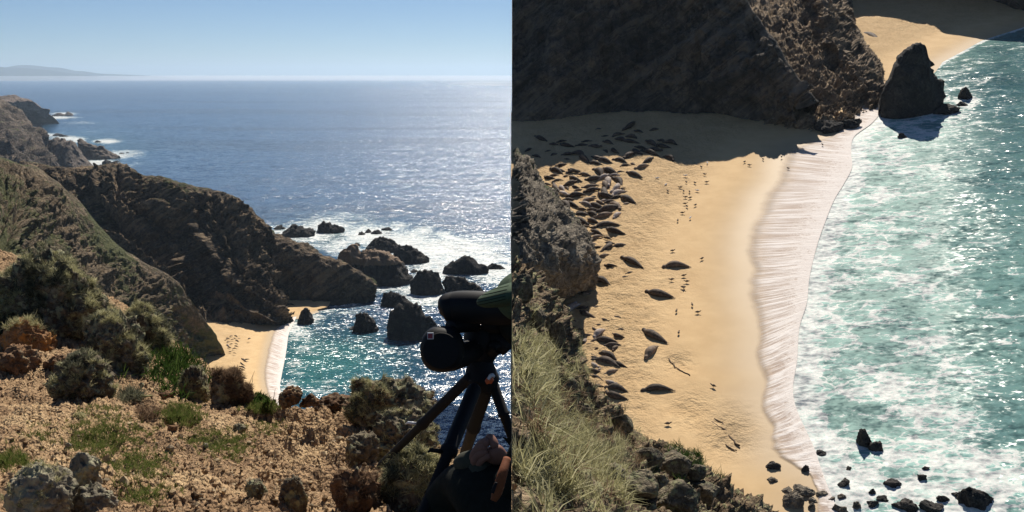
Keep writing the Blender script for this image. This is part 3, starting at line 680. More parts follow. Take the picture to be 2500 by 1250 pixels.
tr('cliff', cc, 300, 220, lambda A, u, v: (2.2 * (ridged(A * [.08, .08, .04], 6, 71, .6) - .3) + .8 * ridged(A * .4, 4, 72, .6)) * sstep(.45, .6, v) * (1 - sstep(.9, 1, v)) + .25 * fbm(A * .35, 4, 73), M_rcl, lambda A, N, u, v: 0 * u)
# sunlit spur running down to the water
s0 = [(1900,-190,34),(1975,-90,30),(2010,-20,26),(2035,40,22),(2045,85,18),(2070,130,14),(2098,165,10),(2120,205,6),(2134,245,2.5),(2138,268,0)]
s1 = [(1860,-150,36),(1920,-70,33),(1950,-10,30),(1975,40,26),(1995,90,22),(2020,135,17),(2055,175,12.5),(2085,215,8),(2105,250,4),(2112,278,0)]
s2 = [(1780,-130,36),(1810,-60,33),(1840,0,30),(1880,60,26),(1915,115,22),(1950,165,17),(1990,210,12),(2030,245,7.5),(2060,275,3.5),(2075,296,0)]
s3 = [(1740,-100,30),(1760,-30,28),(1790,30,26),(1825,95,23),(1865,155,19),(1905,205,14.5),(1950,245,10),(1990,275,6),(2020,298,2.5),(2040,312,0)]
s4 = [(1730,-10,18),(1750,60,17),(1775,120,15),(1805,175,13),(1840,225,10),(1880,260,7),(1920,285,4.5),(1955,303,2.5),(1980,316,1),(2000,325,-.2)]
s5 = [(1730,180,4),(1750,220,3),(1775,250,2),(1805,275,1),(1840,295,-.3),(1880,310,-.3),(1920,318,-.3),(1950,323,-.3),(1975,328,-.3),(1995,332,-.3)]
def lim(p):                              # height at which the point's own shade ends at the edge of the cliff shade
    x, y, h = p
    if h <= 0: return p
    lo, hi = 0.05, h
    for _ in range(24):
        md = (lo + hi) / 2; q = RG(x, y, md) - SUN * (md / SUN.dot(RN)); sx_, sy_ = proj(q)
        T = np.interp(sx_, [1500, 1640, 1720, 1820, 1940, 2000, 2040, 2100, 2140], [390, 396, 388, 358, 326, 320, 308, 292, 280])
        if sy_ > T: hi = md
        else: lo = md
    return (x, y, lo)
s0, s1, s2, s3, s4, s5 = [[(lambda q: (q[0], q[1], q[2] * k if q[2] > 0 else q[2]))(lim(p)) for p in r] for r, k in zip((s0, s1, s2, s3, s4, s5), (.62, .46, .40, .42, .7, 1))]
sb = [(x + 60, y - 40, max(h - 22, -1)) for x, y, h in s0]
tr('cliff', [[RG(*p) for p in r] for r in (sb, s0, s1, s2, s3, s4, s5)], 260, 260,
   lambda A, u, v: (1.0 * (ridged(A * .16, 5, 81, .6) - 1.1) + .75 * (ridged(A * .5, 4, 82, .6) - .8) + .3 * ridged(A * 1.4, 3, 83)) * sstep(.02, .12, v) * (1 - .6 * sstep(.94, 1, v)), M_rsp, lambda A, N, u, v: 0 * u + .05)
# toe rocks
# land beyond the little beach, only its shade and foot show
shad2 = [(2030,25),(2060,45),(2085,62),(2130,56),(2180,60),(2240,68),(2290,72),(2310,86),(2350,90),(2400,96),(2450,100),(2520,106),(2620,110),(2760,112)]
cr2 = [crest(RG(*s), h) for s, h in zip(shad2, [20,19,19,19,19,19,18.5,18,18,18,18,18,18,18])]
b2_ = [RG(x, y - 0, -.3) for x, y in [(2000,-90),(2040,-88),(2085,-86),(2130,-82),(2180,-75),(2240,-65),(2290,-50),(2310,-40),(2350,-20),(2400,5),(2450,25),(2520,40),(2620,50),(2760,60)]]
m_ = [b * .5 + c * .5 + RN * 3 for b, c in zip(b2_, cr2)]
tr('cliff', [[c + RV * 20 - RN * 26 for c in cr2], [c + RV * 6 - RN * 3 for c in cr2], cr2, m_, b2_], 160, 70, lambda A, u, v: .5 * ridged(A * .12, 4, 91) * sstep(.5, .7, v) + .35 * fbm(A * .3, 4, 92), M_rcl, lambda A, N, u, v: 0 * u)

# ---- grey outcrop at the left and the overgrown brow in front
M_out = rock_mat('grey_outcrop_rock', (0.07, 0.062, 0.05), (0.19, 0.16, 0.125), (0.39, 0.34, 0.265), 2.4, (G1, (.10,.12,.05)), bumpd=1.0)
M_brow = rock_mat('mossy_brow_rock', (0.035, 0.026, 0.017), (0.17, 0.12, 0.075), (0.38, 0.285, 0.18), 0.9, ((.09,.10,.03), (.22,.21,.09)), lich=(.38,.38,.20), lich_amt=.5, bumpd=.35)
o0 = [(1250,362,0),(1292,398,0),(1332,448,0),(1370,492,0),(1402,542,0),(1432,592,0),(1447,640,0),(1440,690,0),(1402,716,0),(1350,726,0),(1250,740,0)]
o1 = [(1250,400,6),(1275,430,6),(1310,480,6),(1345,525,6),(1375,570,6),(1400,612,5.5),(1412,645,5),(1405,675,4),(1375,700,3),(1335,718,2),(1250,745,2)]
o2 = [(1250,450,12),(1262,480,12),(1285,520,12),(1315,560,12),(1340,600,11.5),(1362,630,10.5),(1370,655,9),(1360,682,7),(1335,704,5),(1305,722,4),(1250,750,4)]
o3 = [(1250,520,17),(1254,545,17),(1266,575,17),(1280,600,16.5),(1296,630,15.5),(1305,655,14),(1305,675,12),(1300,692,10),(1285,712,8),(1270,728,6),(1250,755,5)]
o4 = [(1250,600,19),(1250,615,19),(1251,625,19),(1252,640,18.5),(1254,655,17.5),(1255,670,16),(1256,685,14),(1256,700,12),(1254,718,10),(1252,735,8),(1250,760,6)]
tr('rocky_outcrop', [[RG(*p) for p in r] for r in (o0, o1, o2, o3, o4)], 200, 150,
   lambda A, u, v: (.75 * ridged(A * .2, 5, 101, .55) + .4 * ridged(A * .7, 4, 102)) * sstep(0, .12, v), M_out, lambda A, N, u, v: .25 * sstep(.6, .9, N) + .45 * (1 - sstep(.0, .3, v)) * (1 - sstep(.5, .8, u)))
def GT(r): return [LT(x, y, t) for x, y, t in r]
w0 = [(1250,640,44),(1272,655,44),(1300,675,44),(1330,705,44),(1352,742,44),(1375,780,43),(1393,820,42),(1402,860,41),(1416,905,40),(1440,945,40),(1470,985,40),(1520,1030,40),(1562,1062,40),(1610,1078,40),(1650,1090,40),(1695,1128,40),(1745,1170,40),(1800,1205,40),(1850,1235,40),(1890,1268,40)]
w1 = [(1250,700,36),(1262,705,36),(1278,725,36),(1295,755,36),(1315,790,36),(1335,830,35),(1350,865,34),(1362,900,33),(1380,945,33),(1402,985,33),(1435,1025,33),(1480,1065,33),(1520,1098,33),(1560,1118,33),(1600,1135,33),(1640,1168,33),(1690,1205,33),(1745,1240,33),(1800,1270,33),(1830,1300,33)]
w2 = [(1250,800,24),(1254,805,24),(1262,820,24),(1272,845,24),(1285,870,24),(1300,900,24),(1315,930,24),(1330,960,24),(1350,995,24),(1372,1030,24),(1400,1065,24),(1435,1100,24),(1470,1130,24),(1505,1155,24),(1545,1180,24),(1585,1210,24),(1635,1245,24),(1690,1280,24),(1735,1310,24),(1770,1340,24)]
w3 = [(1250,950,14),(1252,955,14),(1256,965,14),(1264,985,14),(1274,1005,14),(1285,1030,14),(1296,1055,14),(1310,1080,14),(1325,1105,14),(1345,1130,14),(1370,1155,14),(1400,1180,14),(1430,1200,14),(1460,1220,14),(1495,1245,14),(1535,1275,14),(1580,1305,14),(1630,1335,14),(1670,1365,14),(1700,1390,14)]
w4 = [(1250,1150,9),(1252,1155,9),(1256,1160,9),(1262,1170,9),(1270,1180,9),(1280,1190,9),(1290,1205,9),(1302,1220,9),(1315,1235,9),(1332,1250,9),(1352,1265,9),(1380,1285,9),(1405,1300,9),(1430,1320,9),(1460,1340,9),(1500,1370,9),(1540,1400,9),(1580,1420,9),(1620,1450,9),(1650,1480,9)]
wb = [(x + 30, y + 60, 60) for x, y, t in w0]
brow, BA = tr('overgrown_brow', [GT(r) for r in (wb, w0, w1, w2, w3, [(x, y + 170, t) for x, y, t in w4])], 300, 300,
   lambda A, u, v: (.5 * (ridged(A * .45, 5, 111, .55) - 1.0) + .28 * (ridged(A * 1.5, 4, 112, .6) - .9)) * sstep(.1, .22, v) * (1 - .55 * sstep(.3, .8, v)), M_brow, lambda A, N, u, v: .3 * (1 - sstep(.25, .4, v)) * sstep(.5, .8, N) + .25 * sstep(.3, .7, v))

# ---- rocks of the bay
M_wetrock = rock_mat('black_wet_rock', (0.012, 0.011, 0.011), (0.03, 0.026, 0.024), (0.085, 0.07, 0.06), 1.4, ((.1, .09, .07), (.25, .2, .15)), bumpd=.5, spec=0.5)
sea_rock([(2166,262),(2172,225),(2188,178),(2205,150),(2222,122),(2240,107),(2252,112),(2258,106),(2272,108),(2280,140),(2290,168),(2300,190),(2318,196),(2328,215),(2322,240)], 284, 7, 'tall pointed dark sea stack beside the little far beach', M_wetrock, 51, fr=FrameR, cat='sea stack', nu=110, nv=80, rough=.13, detail=6, jit=.25, group='rocks in the seal bay', base_tilt=-30)
RR = [((2342,2376,220,248),'dark craggy rock right of the tall pointed stack'),((2262,2335,254,280),'low black rock at the foot of the tall pointed stack'),((2335,2362,248,259),'small black rock just below the craggy rock by the stack'),
 ((2130,2142,258,266),'tiny rock in foam between the cliff toe and the tall stack'),((2192,2215,325,340),'reddish brown rock awash below the tall stack'),
 ((2084,2126,1055,1094),'pointed black rock near the shore, left one of a pair in shallow foam'),((2122,2156,1074,1104),'squat black rock near the shore, right one of a pair in shallow foam'),
 ((1871,1905,1126,1148),'black rock alone on the wet sand'),((1874,1900,1166,1183),'small pale topped rock alone on the sand below the black one'),((1955,1974,1134,1156),'small leaning rock at the edge of the run-up'),
 ((1938,1988,1182,1210),'grey brown boulder behind the big boulder on the sand'),((1914,1972,1200,1241),'big brown boulder on the sand near the overgrown brow'),((1908,1940,1190,1205),'narrow slab rock left of the grey brown boulder'),
 ((1975,1998,1215,1228),'small stone right of the big brown boulder'),((1972,1992,1228,1246),'small stone below right of the big brown boulder'),
 ((2046,2076,1167,1189),'round black rock in surf, nearest the sand of its row'),((2157,2196,1165,1188),'black rock with a humped back in surf below the pair'),((2240,2263,1158,1173),'small dark red rock in surf, right of the humped rock'),
 ((2248,2268,1138,1148),'tiny reddish rock awash above the small dark red rock'),((2345,2428,1182,1240),'largest black boulder in the surf at lower right'),((2324,2346,1198,1212),'small black rock touching the largest boulder'),
 ((2184,2236,1216,1246),'black boulder at the bottom edge, left of the speckled one'),((2248,2302,1226,1256),'speckled black boulder at the bottom edge'),((2114,2144,1216,1238),'round black rock at the bottom, left of the wedge rock'),
 ((2142,2168,1211,1225),'black wedge rock near the bottom edge'),((2288,2320,1208,1224),'black slab rock between the bottom boulders and the largest'),((2122,2140,1192,1208),'small round black rock above the wedge rock'),
 ((2034,2070,1230,1256),'grey rock at the bottom edge beside the sand'),((2046,2066,1206,1218),'small flat grey rock above the grey bottom rock'),((1994,2020,1196,1212),'low grey rock between the sand and the surf'),
 ((2020,2038,1212,1222),'pale flat stone in the foam beside the low grey rock'),((2078,2100,1226,1244),'dark rock between the grey bottom rock and the round black one'),((2064,2080,1140,1146),'tiny dark rock awash above the round black rock'),((1990,2016,1100,1110),'low dark rock awash at the edge of the run-up'),
 ((1980,2060,300,326),'jagged dark rock at the toe of the sunlit spur'),((2050,2100,290,318),'low spiky rock reaching into the foam at the spur toe')]
def chipped(w_, dp, h_, seed, rough=.3, sub=4, cuts=9):
    bm = bmesh.new(); bmesh.ops.create_icosphere(bm, subdivisions=sub, radius=1.0); V = np.array([v.co[:] for v in bm.verts]); Fs = np.array([[v.index for v in f.verts] for f in bm.faces]); bm.free()
    r_ = random.Random(seed)
    for k in range(cuts):
        q = np.array([r_.gauss(0, 1), r_.gauss(0, 1), r_.gauss(0, 1)]); q /= np.linalg.norm(q); V = V - q * np.maximum(V @ q - r_.uniform(.45, .8), 0)[:, None] * .92
    V = V + V * (rough * (fbm(V * 1.9 + seed, 5, seed) * .5 + (ridged(V * 3.6 + seed, 4, seed + 3) - .5) * .35))[:, None]
    V = V / np.abs(V).max(0)
    return V * [w_ / 2, dp / 2, h_], Fs
for i, ((a, b_, c, d), l) in enumerate(RR):
    P = RG((a + b_) / 2, d - (d - c) * .32, 0.0); sc_ = (P - EYE).dot(FW) / F
    V, Fs = chipped((b_ - a) * sc_ * 1.2, (b_ - a) * sc_ * 1.05, (d - c) * sc_ * .78, 60 + i, .34)
    if i in (5, 0, 34): V = V * [.9, .9, 1.5] ; V[:, 0] += V[:, 2] * -.12; V[:, :2] *= (1.15 - .35 * np.clip(V[:, 2:3] / V[:, 2].max(), 0, 1))
    V = V @ np.array([RU, RV, RN]) + P
    lt = ('grey' in l or 'brown b' in l or 'pale' in l)
    o = link('beach_rock' if a < 2000 else 'sea_rock', mesh_from('rock', V, Fs, M_out if lt else M_wetrock, attrs={'veg': np.zeros(len(V))})); origin_to(o, P); tag(o, l, 'rock', 'rocks in the seal bay')

# ---- seals
def seal_mesh(seed, mat, w=.155, hgt=.13, curl=0.0):
    """unit-length seal lying along +x: head at x=0, tail at x=1"""
    r = random.Random(seed); K = 22; R = 14
    xs = np.linspace(0, 1, K); V = []
    rad = np.interp(xs, [0, .03, .08, .13, .2, .32, .45, .6, .75, .87, .94, 1], [.032, .068, .084, .074, .098, .142, .155, .145, .112, .074, .052, .034])
    for i, x in enumerate(xs):
        cy = curl * (math.sin(x * math.pi * 1.1) - .5) ; zc = rad[i] * .82 + (0.02 if x < .12 else 0)
        for k in range(R):
            a = 2 * math.pi * k / R; yy = math.cos(a) * rad[i] * (w / .155) * 1.08; zz = math.sin(a) * rad[i] * (hgt / .13) * (.95 if math.sin(a) > 0 else .75)
            V.append((x, cy + yy, max(0.0, zc + zz - (0.0 if math.sin(a) > 0 else .01))))
    Fc = []
    for i in range(K - 1):
        for k in range(R):
            a = i * R + k; b = i * R + (k + 1) % R; Fc.append((a, b, b + R, a + R))
    def flip(x, y, dx, dy, L, W, z):
        s = len(V); n2 = 5
        for j in range(n2):
            e = j / (n2 - 1); ww = W * (1 - .55 * e * e) * (.7 + .6 * e if e < .5 else 1)
            px_, py_ = x + dx * L * e, y + dy * L * e
            for q, zz in ((-1, 0), (0, .014 * (1 - e)), (1, 0), (0, -.008)):
                V.append((px_ - dy * ww * q, py_ + dx * ww * q, max(.001, z * (1 - e) + .006 + zz)))
        for j in range(n2 - 1):
            for q in range(4):
                a = s + j * 4 + q; b = s + j * 4 + (q + 1) % 4; Fc.append((a, b, b + 4, a + 4))
    c1 = curl * (math.sin(math.pi * 1.1) - .5)
    flip(.97, c1, .93, .36, .12, .022, .02); flip(.97, c1, .93, -.36, .12, .022, .02)
    c2 = curl * (math.sin(.3 * math.pi * 1.1) - .5)
    flip(.27, c2 + .10, .55, .83, .12, .022, .05); flip(.27, c2 - .10, .55, -.83, .12, .022, .05)
    return mesh_from('seal', V, np.array(Fc), mat)
def fur(name, a, b):
    n = NT(name); z = n.noise(3.0, 5, .7); oi = n.new('ShaderNodeObjectInfo')
    c = n.mix(n.mr(z, .35, .65), a, b)
    hs_ = n.new('ShaderNodeHueSaturation'); n.l(n.mr(oi.outputs['Random'], 0, 1, .75, 1.25, smooth=False), hs_.inputs['Value']); n.l(c, hs_.inputs['Color'])
    return n.out(hs_.outputs[0], .75, n.bump(n.noise(12, 3), .4, .03), .15)
M_fd = fur('dark_seal_fur', (0.045, 0.034, 0.027), (0.13, 0.095, 0.072)); M_ft = fur('tan_seal_fur', (0.13, 0.095, 0.07), (0.26, 0.19, 0.135)); M_fp = fur('pale_seal_fur', (0.30, 0.235, 0.20), (0.50, 0.42, 0.36))
SM = {}
for k, mt in (('d', M_fd), ('t', M_ft), ('p', M_fp)):
    SM[k] = [seal_mesh(i, mt, [.155, .17, .14, .16][i], [.13, .12, .135, .125][i], [.03, .14, -.13, -.05][i]) for i in range(4)]
def place_seal(p0, p1, tone, label, group, fr, i, z=None, wid=1.0, parent=None):
    A, B = fr.ground(*p0), fr.ground(*p1)
    if fr is FrameR:
        h0 = sand_h((A + B) / 2) if z is None else z
        A, B = fr.ground(*p0, h0), fr.ground(*p1, h0)
    else: A, B = fr.ground(*p0, z or 1.8), fr.ground(*p1, z or 1.8)
    d = B - A; L = np.linalg.norm(d); X = d / L; Z = fr.N; Y = np.cross(Z, X)
    Y /= np.linalg.norm(Y)
    o = bpy.data.objects.new('seal', SM[tone][i % 4]); C.objects.link(o)
    M = Matrix(((X[0], Y[0], Z[0], 0), (X[1], Y[1], Z[1], 0), (X[2], Y[2], Z[2], 0), (0, 0, 0, 1)))
    s = L; wy = min(1.0, 3.2 / L) if L > 3.2 else 1.0
    wy = np.clip(2.9 / L, .55, 1.0) * wid * (.74 + .24 * ((i * 37) % 11) / 10)
    o.matrix_world = Matrix.Translation(Vector(A - Z * .02)) @ M @ Matrix.Diagonal((s, s * wy, s * wy, 1))
    tag(o, label, 'seal', group); return o
Z3 = lambda X, Y: (1250 + X / 3.125, 350 + Y / 3.125)
Z4 = lambda X, Y: (1250 + X / 2.272, 700 + Y / 2.272)
Z1 = lambda X, Y: (1250 + X / 3.125, Y / 3.125)
GS = 'seals hauled out on the beach'
L_up = ('dark seal in the dense herd beside the upper part of the grey outcrop, in the sun', 'dark seals crowded in the sun by the upper outcrop')
L_pale = ('pale seal in the dense herd beside the upper part of the grey outcrop', 'pale seals in the herd by the upper outcrop')
L_tan = ('tan seal in the dense herd beside the upper part of the grey outcrop', 'tan seals in the herd by the upper outcrop')
L_low = ('dark seal in the loose herd between the overgrown brow and the open sand', 'dark seals crowded beside the overgrown brow')
L_lowp = ('pale seal in the loose herd between the overgrown brow and the open sand', 'pale seals beside the overgrown brow')
L_sh = ('dark seal lying in the cliff shade on the beach', 'seals lying in the cliff shade')
seals = [
 (Z3,(870,225),(995,262),'d',('dark seal just below the shade edge at the right end of the herd',GS)),(Z3,(790,228),(862,216),'d',L_up),(Z3,(935,205),(1050,170),'t',('tan seal right at the edge of the cliff shade',GS)),(Z3,(905,152),(945,170),'t',L_tan),
 (Z3,(500,240),(605,250),'t',L_tan),(Z3,(625,205),(700,250),'d',L_up),(Z3,(435,260),(525,300),'d',L_up),(Z3,(550,290),(700,265),'d',L_up),(Z3,(735,340),(735,262),'p',L_pale),(Z3,(770,265),(850,320),'d',L_up),
 (Z3,(760,385),(828,312),'p',L_pale),(Z3,(525,348),(665,322),'t',L_tan),(Z3,(540,380),(680,350),'d',L_up),(Z3,(300,300),(400,285),'d',L_up),(Z3,(310,310),(370,395),'d',L_up),(Z3,(365,330),(398,370),'p',L_pale),
 (Z3,(415,412),(565,396),'d',L_up),(Z3,(525,460),(635,420),'t',L_tan),(Z3,(650,390),(780,425),'d',L_up),(Z3,(825,412),(935,460),'d',('dark seal, upper of two touching at the right side of the sunlit herd',GS)),(Z3,(835,482),(905,456),'t',('tan seal, lower of two touching at the right side of the sunlit herd',GS)),
 (Z3,(345,455),(455,500),'d',L_up),(Z3,(420,450),(500,495),'d',L_up),(Z3,(580,466),(695,497),'d',L_up),(Z3,(640,528),(838,488),'d',L_up),(Z3,(460,550),(595,545),'d',L_up),(Z3,(620,578),(770,540),'t',L_tan),(Z3,(460,582),(580,625),'d',L_up),
 (Z3,(770,580),(830,530),'p',L_pale),(Z3,(612,652),(812,618),'d',('largest dark seal in the sunlit herd, below its middle',GS)),(Z3,(715,660),(845,700),'d',L_up),(Z3,(600,665),(685,700),'d',L_up),(Z3,(595,742),(690,706),'t',L_tan),(Z3,(575,772),(650,768),'p',L_pale),
 (Z3,(600,805),(690,793),'d',L_up),(Z3,(755,800),(870,775),'d',('dark seal just below the herd, left of the open sand',GS)),(Z3,(830,872),(1000,950),'d',('large dark seal lying slanted on open sand beside the corner of the grey outcrop',GS)),
 (Z3,(1140,950),(1350,935),'t',('large seal with a pale tail end, farthest right on the open sand',GS)),(Z3,(700,935),(800,942),'d',('seal with raised head right of the widest point of the grey outcrop',GS)),(Z3,(865,1000),(922,980),'d',('small dark seal, upper one of a pair below the slanted large seal',GS)),
 (Z3,(820,1035),(895,1020),'d',('small dark seal, lower one of a pair below the slanted large seal',GS)),(Z3,(600,1045),(755,1072),'d',('slim dark seal stretched out beside the lower tip of the grey outcrop',GS)),(Z3,(640,880),(745,850),'t',('tan seal half hidden against the right edge of the grey outcrop',GS)),
 (Z3,(1010,1140),(1225,1180),'d',('very large dark seal alone on the sand, level with the foot of the outcrop',GS)),(Z3,(385,1192),(442,1170),'d',L_low),(Z3,(485,1105),(580,1100),'d',L_low),(Z3,(435,1245),(505,1212),'p',L_lowp),(Z3,(670,448),(722,428),'p',L_pale),
 (Z3,(265,370),(330,388),'d',L_up),(Z3,(400,338),(436,356),'t',L_tan),(Z3,(640,440),(700,468),'t',L_tan),(Z3,(560,700),(640,690),'d',L_up),(Z3,(430,575),(470,560),'p',L_pale),
 (Z4,(290,165),(368,95),'p',('large pale grey seal lying steeply beside the overgrown brow',GS)),(Z4,(370,142),(455,180),'d',L_low),(Z4,(550,168),(615,176),'d',('short dark seal apart at the upper right of the lower herd',GS)),(Z4,(250,110),(295,85),'t',L_low),(Z4,(265,72),(312,60),'d',L_low),
 (Z4,(295,232),(390,242),'d',L_low),(Z4,(255,195),(302,210),'p',L_lowp),(Z4,(450,290),(512,238),'p',L_lowp),(Z4,(575,240),(636,243),'d',L_low),(Z4,(552,264),(618,284),'d',L_low),(Z4,(450,298),(578,310),'d',L_low),(Z4,(503,332),(610,325),'d',L_low),
 (Z4,(555,358),(592,328),'t',L_low),(Z4,(373,338),(418,284),'p',L_lowp),(Z4,(395,332),(460,318),'d',L_low),(Z4,(500,368),(582,408),'d',L_low),(Z4,(438,408),(602,440),'d',('longest dark seal of the lower herd with its head raised at the left',GS)),(Z4,(415,458),(492,480),'d',L_low),
 (Z4,(508,492),(592,463),'t',L_low),(Z4,(430,495),(506,522),'d',L_low),(Z4,(512,560),(642,575),'d',('slim dark seal, upper one of two just above the blocky brow rock',GS)),(Z4,(512,592),(628,632),'d',('dark seal, lower one of two just above the blocky brow rock',GS)),
 (Z4,(720,242),(852,312),'d',('large dark seal on open sand with a drag trail leading down from its tail',GS)),(Z4,(738,408),(802,332),'t',('greyish seal lying upright just below the large one with the drag trail',GS)),(Z4,(710,580),(892,568),'d',('large dark seal, lowest on the open sand',GS)),
 (Z4,(442,228),(476,250),'d',L_low),(Z4,(375,195),(396,182),'t',L_low),(Z4,(470,470),(502,450),'p',L_lowp),
 (Z3,(385,262),(432,246),'d',L_up),(Z3,(455,330),(512,346),'d',L_up),(Z3,(590,302),(645,314),'d',L_up),(Z3,(700,300),(722,352),'t',L_tan),(Z3,(322,420),(372,432),'d',L_up),(Z3,(385,520),(452,514),'d',L_up),(Z3,(520,640),(590,632),'t',L_tan),
 (Z3,(470,365),(540,352),'t',L_tan),(Z3,(700,455),(790,440),'d',L_up),(Z3,(500,500),(570,512),'d',L_up),(Z3,(690,610),(760,596),'t',L_tan),(Z3,(600,430),(640,404),'d',L_up),(Z3,(480,540),(540,522),'d',L_up),(Z3,(330,350),(300,395),'p',L_pale),
 (Z3,(820,355),(868,340),'d',L_up),(Z3,(700,720),(760,735),'d',L_up),(Z3,(590,640),(640,655),'d',L_up),(Z4,(330,270),(385,262),'d',L_low),(Z4,(420,375),(470,388),'t',L_low),(Z4,(340,300),(372,312),'d',L_low),(Z4,(455,350),(490,340),'d',L_low),(Z4,(400,200),(450,210),'d',L_low)]
Z0 = lambda x, y: (x, y)
rf = random.Random(12)
def fill(mids, n_, inside, L0, L1):
    out_ = []; tries = 0
    while len(out_) < n_ and tries < 6000:
        tries += 1; x = rf.uniform(1270, 1640); y = rf.uniform(325, 960)
        if not inside(x, y) or any(((x - q[0]) / 25) ** 2 + ((y - q[1]) / 9.5) ** 2 < 1 for q in mids): continue
        a = rf.gauss(.1, .45); L = rf.uniform(L0, L1) / 2; f = rf.choice((-1, 1)); mids.append((x, y))
        out_.append(((x - math.cos(a) * L * f, y - math.sin(a) * L * .8 * f), (x + math.cos(a) * L * f, y + math.sin(a) * L * .8 * f)))
    return out_
mids_ = [((Zf(*a)[0] + Zf(*b)[0]) / 2, (Zf(*a)[1] + Zf(*b)[1]) / 2) for Zf, a, b, tn, _ in seals]
for a, b in fill(mids_, 24, lambda x, y: 418 < y < 610 and x < 1520 - max(0, y - 480) * .25 and x > np.interp(y, [400, 450, 500, 550, 600], [1330, 1352, 1392, 1422, 1452]), 26, 40):
    tn = rf.choice('ddtdp'); seals.append((Z0, a, b, tn, {'d': L_up, 't': L_tan, 'p': L_pale}[tn]))
for a, b in fill(mids_, 16, lambda x, y: 700 < y < 950 and x < np.interp(y, [700, 800, 950], [1440, 1500, 1530]) and x > np.interp(y, [700, 760, 820, 900, 950], [1372, 1372, 1400, 1425, 1450]), 22, 38):
    tn = rf.choice('dtdp'); seals.append((Z0, a, b, tn, L_lowp if tn == 'p' else L_low))
ORD = ['first', 'second', 'third', 'fourth', 'fifth', 'sixth', 'seventh', 'eighth', 'ninth', 'tenth', 'eleventh', 'twelfth', 'thirteenth', 'fourteenth', 'fifteenth', 'sixteenth', 'seventeenth', 'eighteenth', 'nineteenth', 'twentieth']
TONE = {'d': 'dark', 't': 'tan', 'p': 'pale'}
def row_labels(items, rowh, where):
    """items: (px, py, tone); tells each by its row and its place in the row"""
    idx = sorted(range(len(items)), key=lambda i: items[i][1]); rows = []; 
    for i in idx:
        if rows and items[i][1] - items[rows[-1][0]][1] < rowh: rows[-1].append(i)
        else: rows.append([i])
    out_ = {}
    for r_, row in enumerate(rows):
        row = sorted(row, key=lambda i: items[i][0])
        for c_, i in enumerate(row):
            out_[i] = '%s seal, %s from left in the %s row from the top %s' % (TONE[items[i][2]], ORD[c_], ORD[r_], where)
    return out_
GEN = (L_up, L_pale, L_tan); GEN2 = (L_low, L_lowp)
midp = [((Zf(*a)[0] + Zf(*b)[0]) / 2, (Zf(*a)[1] + Zf(*b)[1]) / 2, tn) for Zf, a, b, tn, _ in seals]
iu = [i for i, q in enumerate(seals) if q[4] in GEN]; il = [i for i, q in enumerate(seals) if q[4] in GEN2]
lu = row_labels([midp[i] for i in iu], 20, 'of the sunlit herd'); ll = row_labels([midp[i] for i in il], 22, 'of the lower herd')
LB = {i: lu[k] for k, i in enumerate(iu)}; LB.update({i: ll[k] for k, i in enumerate(il)})
for i, (Zf, a, b, tn, (lb, gr)) in enumerate(seals):
    place_seal(Zf(*a), Zf(*b), tn, LB.get(i, lb), gr, FrameR, i)
place_seal((2092, 84), (2153, 103), 'd', 'dark seal alone on the little far beach', GS, FrameR, 1, z=.3)
shade = [(Z1,(480,1120),(580,1110)),(Z1,(100,1160),(152,1132)),(Z1,(155,1190),(222,1206)),(Z1,(290,1195),(352,1175)),(Z1,(395,1215),(452,1222)),(Z1,(600,1205),(700,1225)),(Z1,(690,1085),(772,1100)),(Z1,(760,1050),(850,1020)),(Z1,(850,1000),(952,932)),
 (Z1,(830,1080),(970,1096)),(Z1,(1020,1080),(1110,1120)),(Z1,(1110,1072),(1172,1086)),(Z1,(1100,1108),(1200,1132)),(Z1,(930,1128),(1030,1142)),(Z1,(980,1158),(1120,1190)),(Z1,(696,1148),(734,1168)),(Z1,(760,1140),(802,1172)),
 (Z1,(1050,1000),(1120,985)),(Z1,(930,1000),(1000,1010)),(Z1,(630,992),(692,986)),(Z1,(680,1042),(738,1038)),(Z1,(250,1162),(302,1148)),
 (Z3,(640,130),(762,150)),(Z3,(568,155),(692,160)),(Z3,(240,262),(332,280)),(Z3,(300,210),(402,216)),(Z3,(408,228),(520,210)),(Z3,(820,180),(902,165)),(Z3,(330,180),(420,165)),(Z3,(230,310),(300,320))]
mids_ = [((Zf(*a)[0] + Zf(*b)[0]) / 2, (Zf(*a)[1] + Zf(*b)[1]) / 2) for Zf, a, b in shade]
for a, b in fill(mids_, 18, lambda x, y: 335 < y < 398 and 1290 < x < 1640, 24, 38): shade.append((Z0, a, b))
ls = row_labels([((Zf(*a)[0] + Zf(*b)[0]) / 2, (Zf(*a)[1] + Zf(*b)[1]) / 2, 'd') for Zf, a, b in shade], 14, 'in the cliff shade')
for i, (Zf, a, b) in enumerate(shade):
    place_seal(Zf(*a), Zf(*b), 'd', ls[i], L_sh[1], FrameR, i + 2)
# the same herd seen small from the viewpoint, on the cove beach
cove_herd = [((572,820),(580,823),'d'),((560,822),(568,820),'t'),((552,826),(560,828),'d'),((563,830),(572,828),'d'),((575,832),(583,835),'d'),((553,836),(561,834),'t'),((560,841),(569,839),'d'),((572,845),(581,847),'d'),
        ((556,848),(564,850),'d'),((566,853),(575,851),'d'),((558,860),(566,858),'t'),((568,862),(577,863),'d'),((553,842),(559,845),'p'),((580,827),(587,826),'p'),((547,832),(553,830),'d'),((589,876),(601,884),'d'),((605,829),(612,826),'d')]
order_ = np.argsort(np.argsort([a[1] + .01 * a[0] for a, b, c in cove_herd]))
for i, (a, b, tn) in enumerate(cove_herd):
    place_seal(a, b, tn, '%s seal speck of the distant cove herd, %s counted from the top' % (TONE[tn], ORD[order_[i]]), 'seals seen small on the cove beach', FrameL, i, z=2.5)
place_seal((583,895), (600,900), 'd', 'larger dark seal alone on the cove beach, above the lowest one', 'lone seals on the cove beach', FrameL, 1, z=1.9)
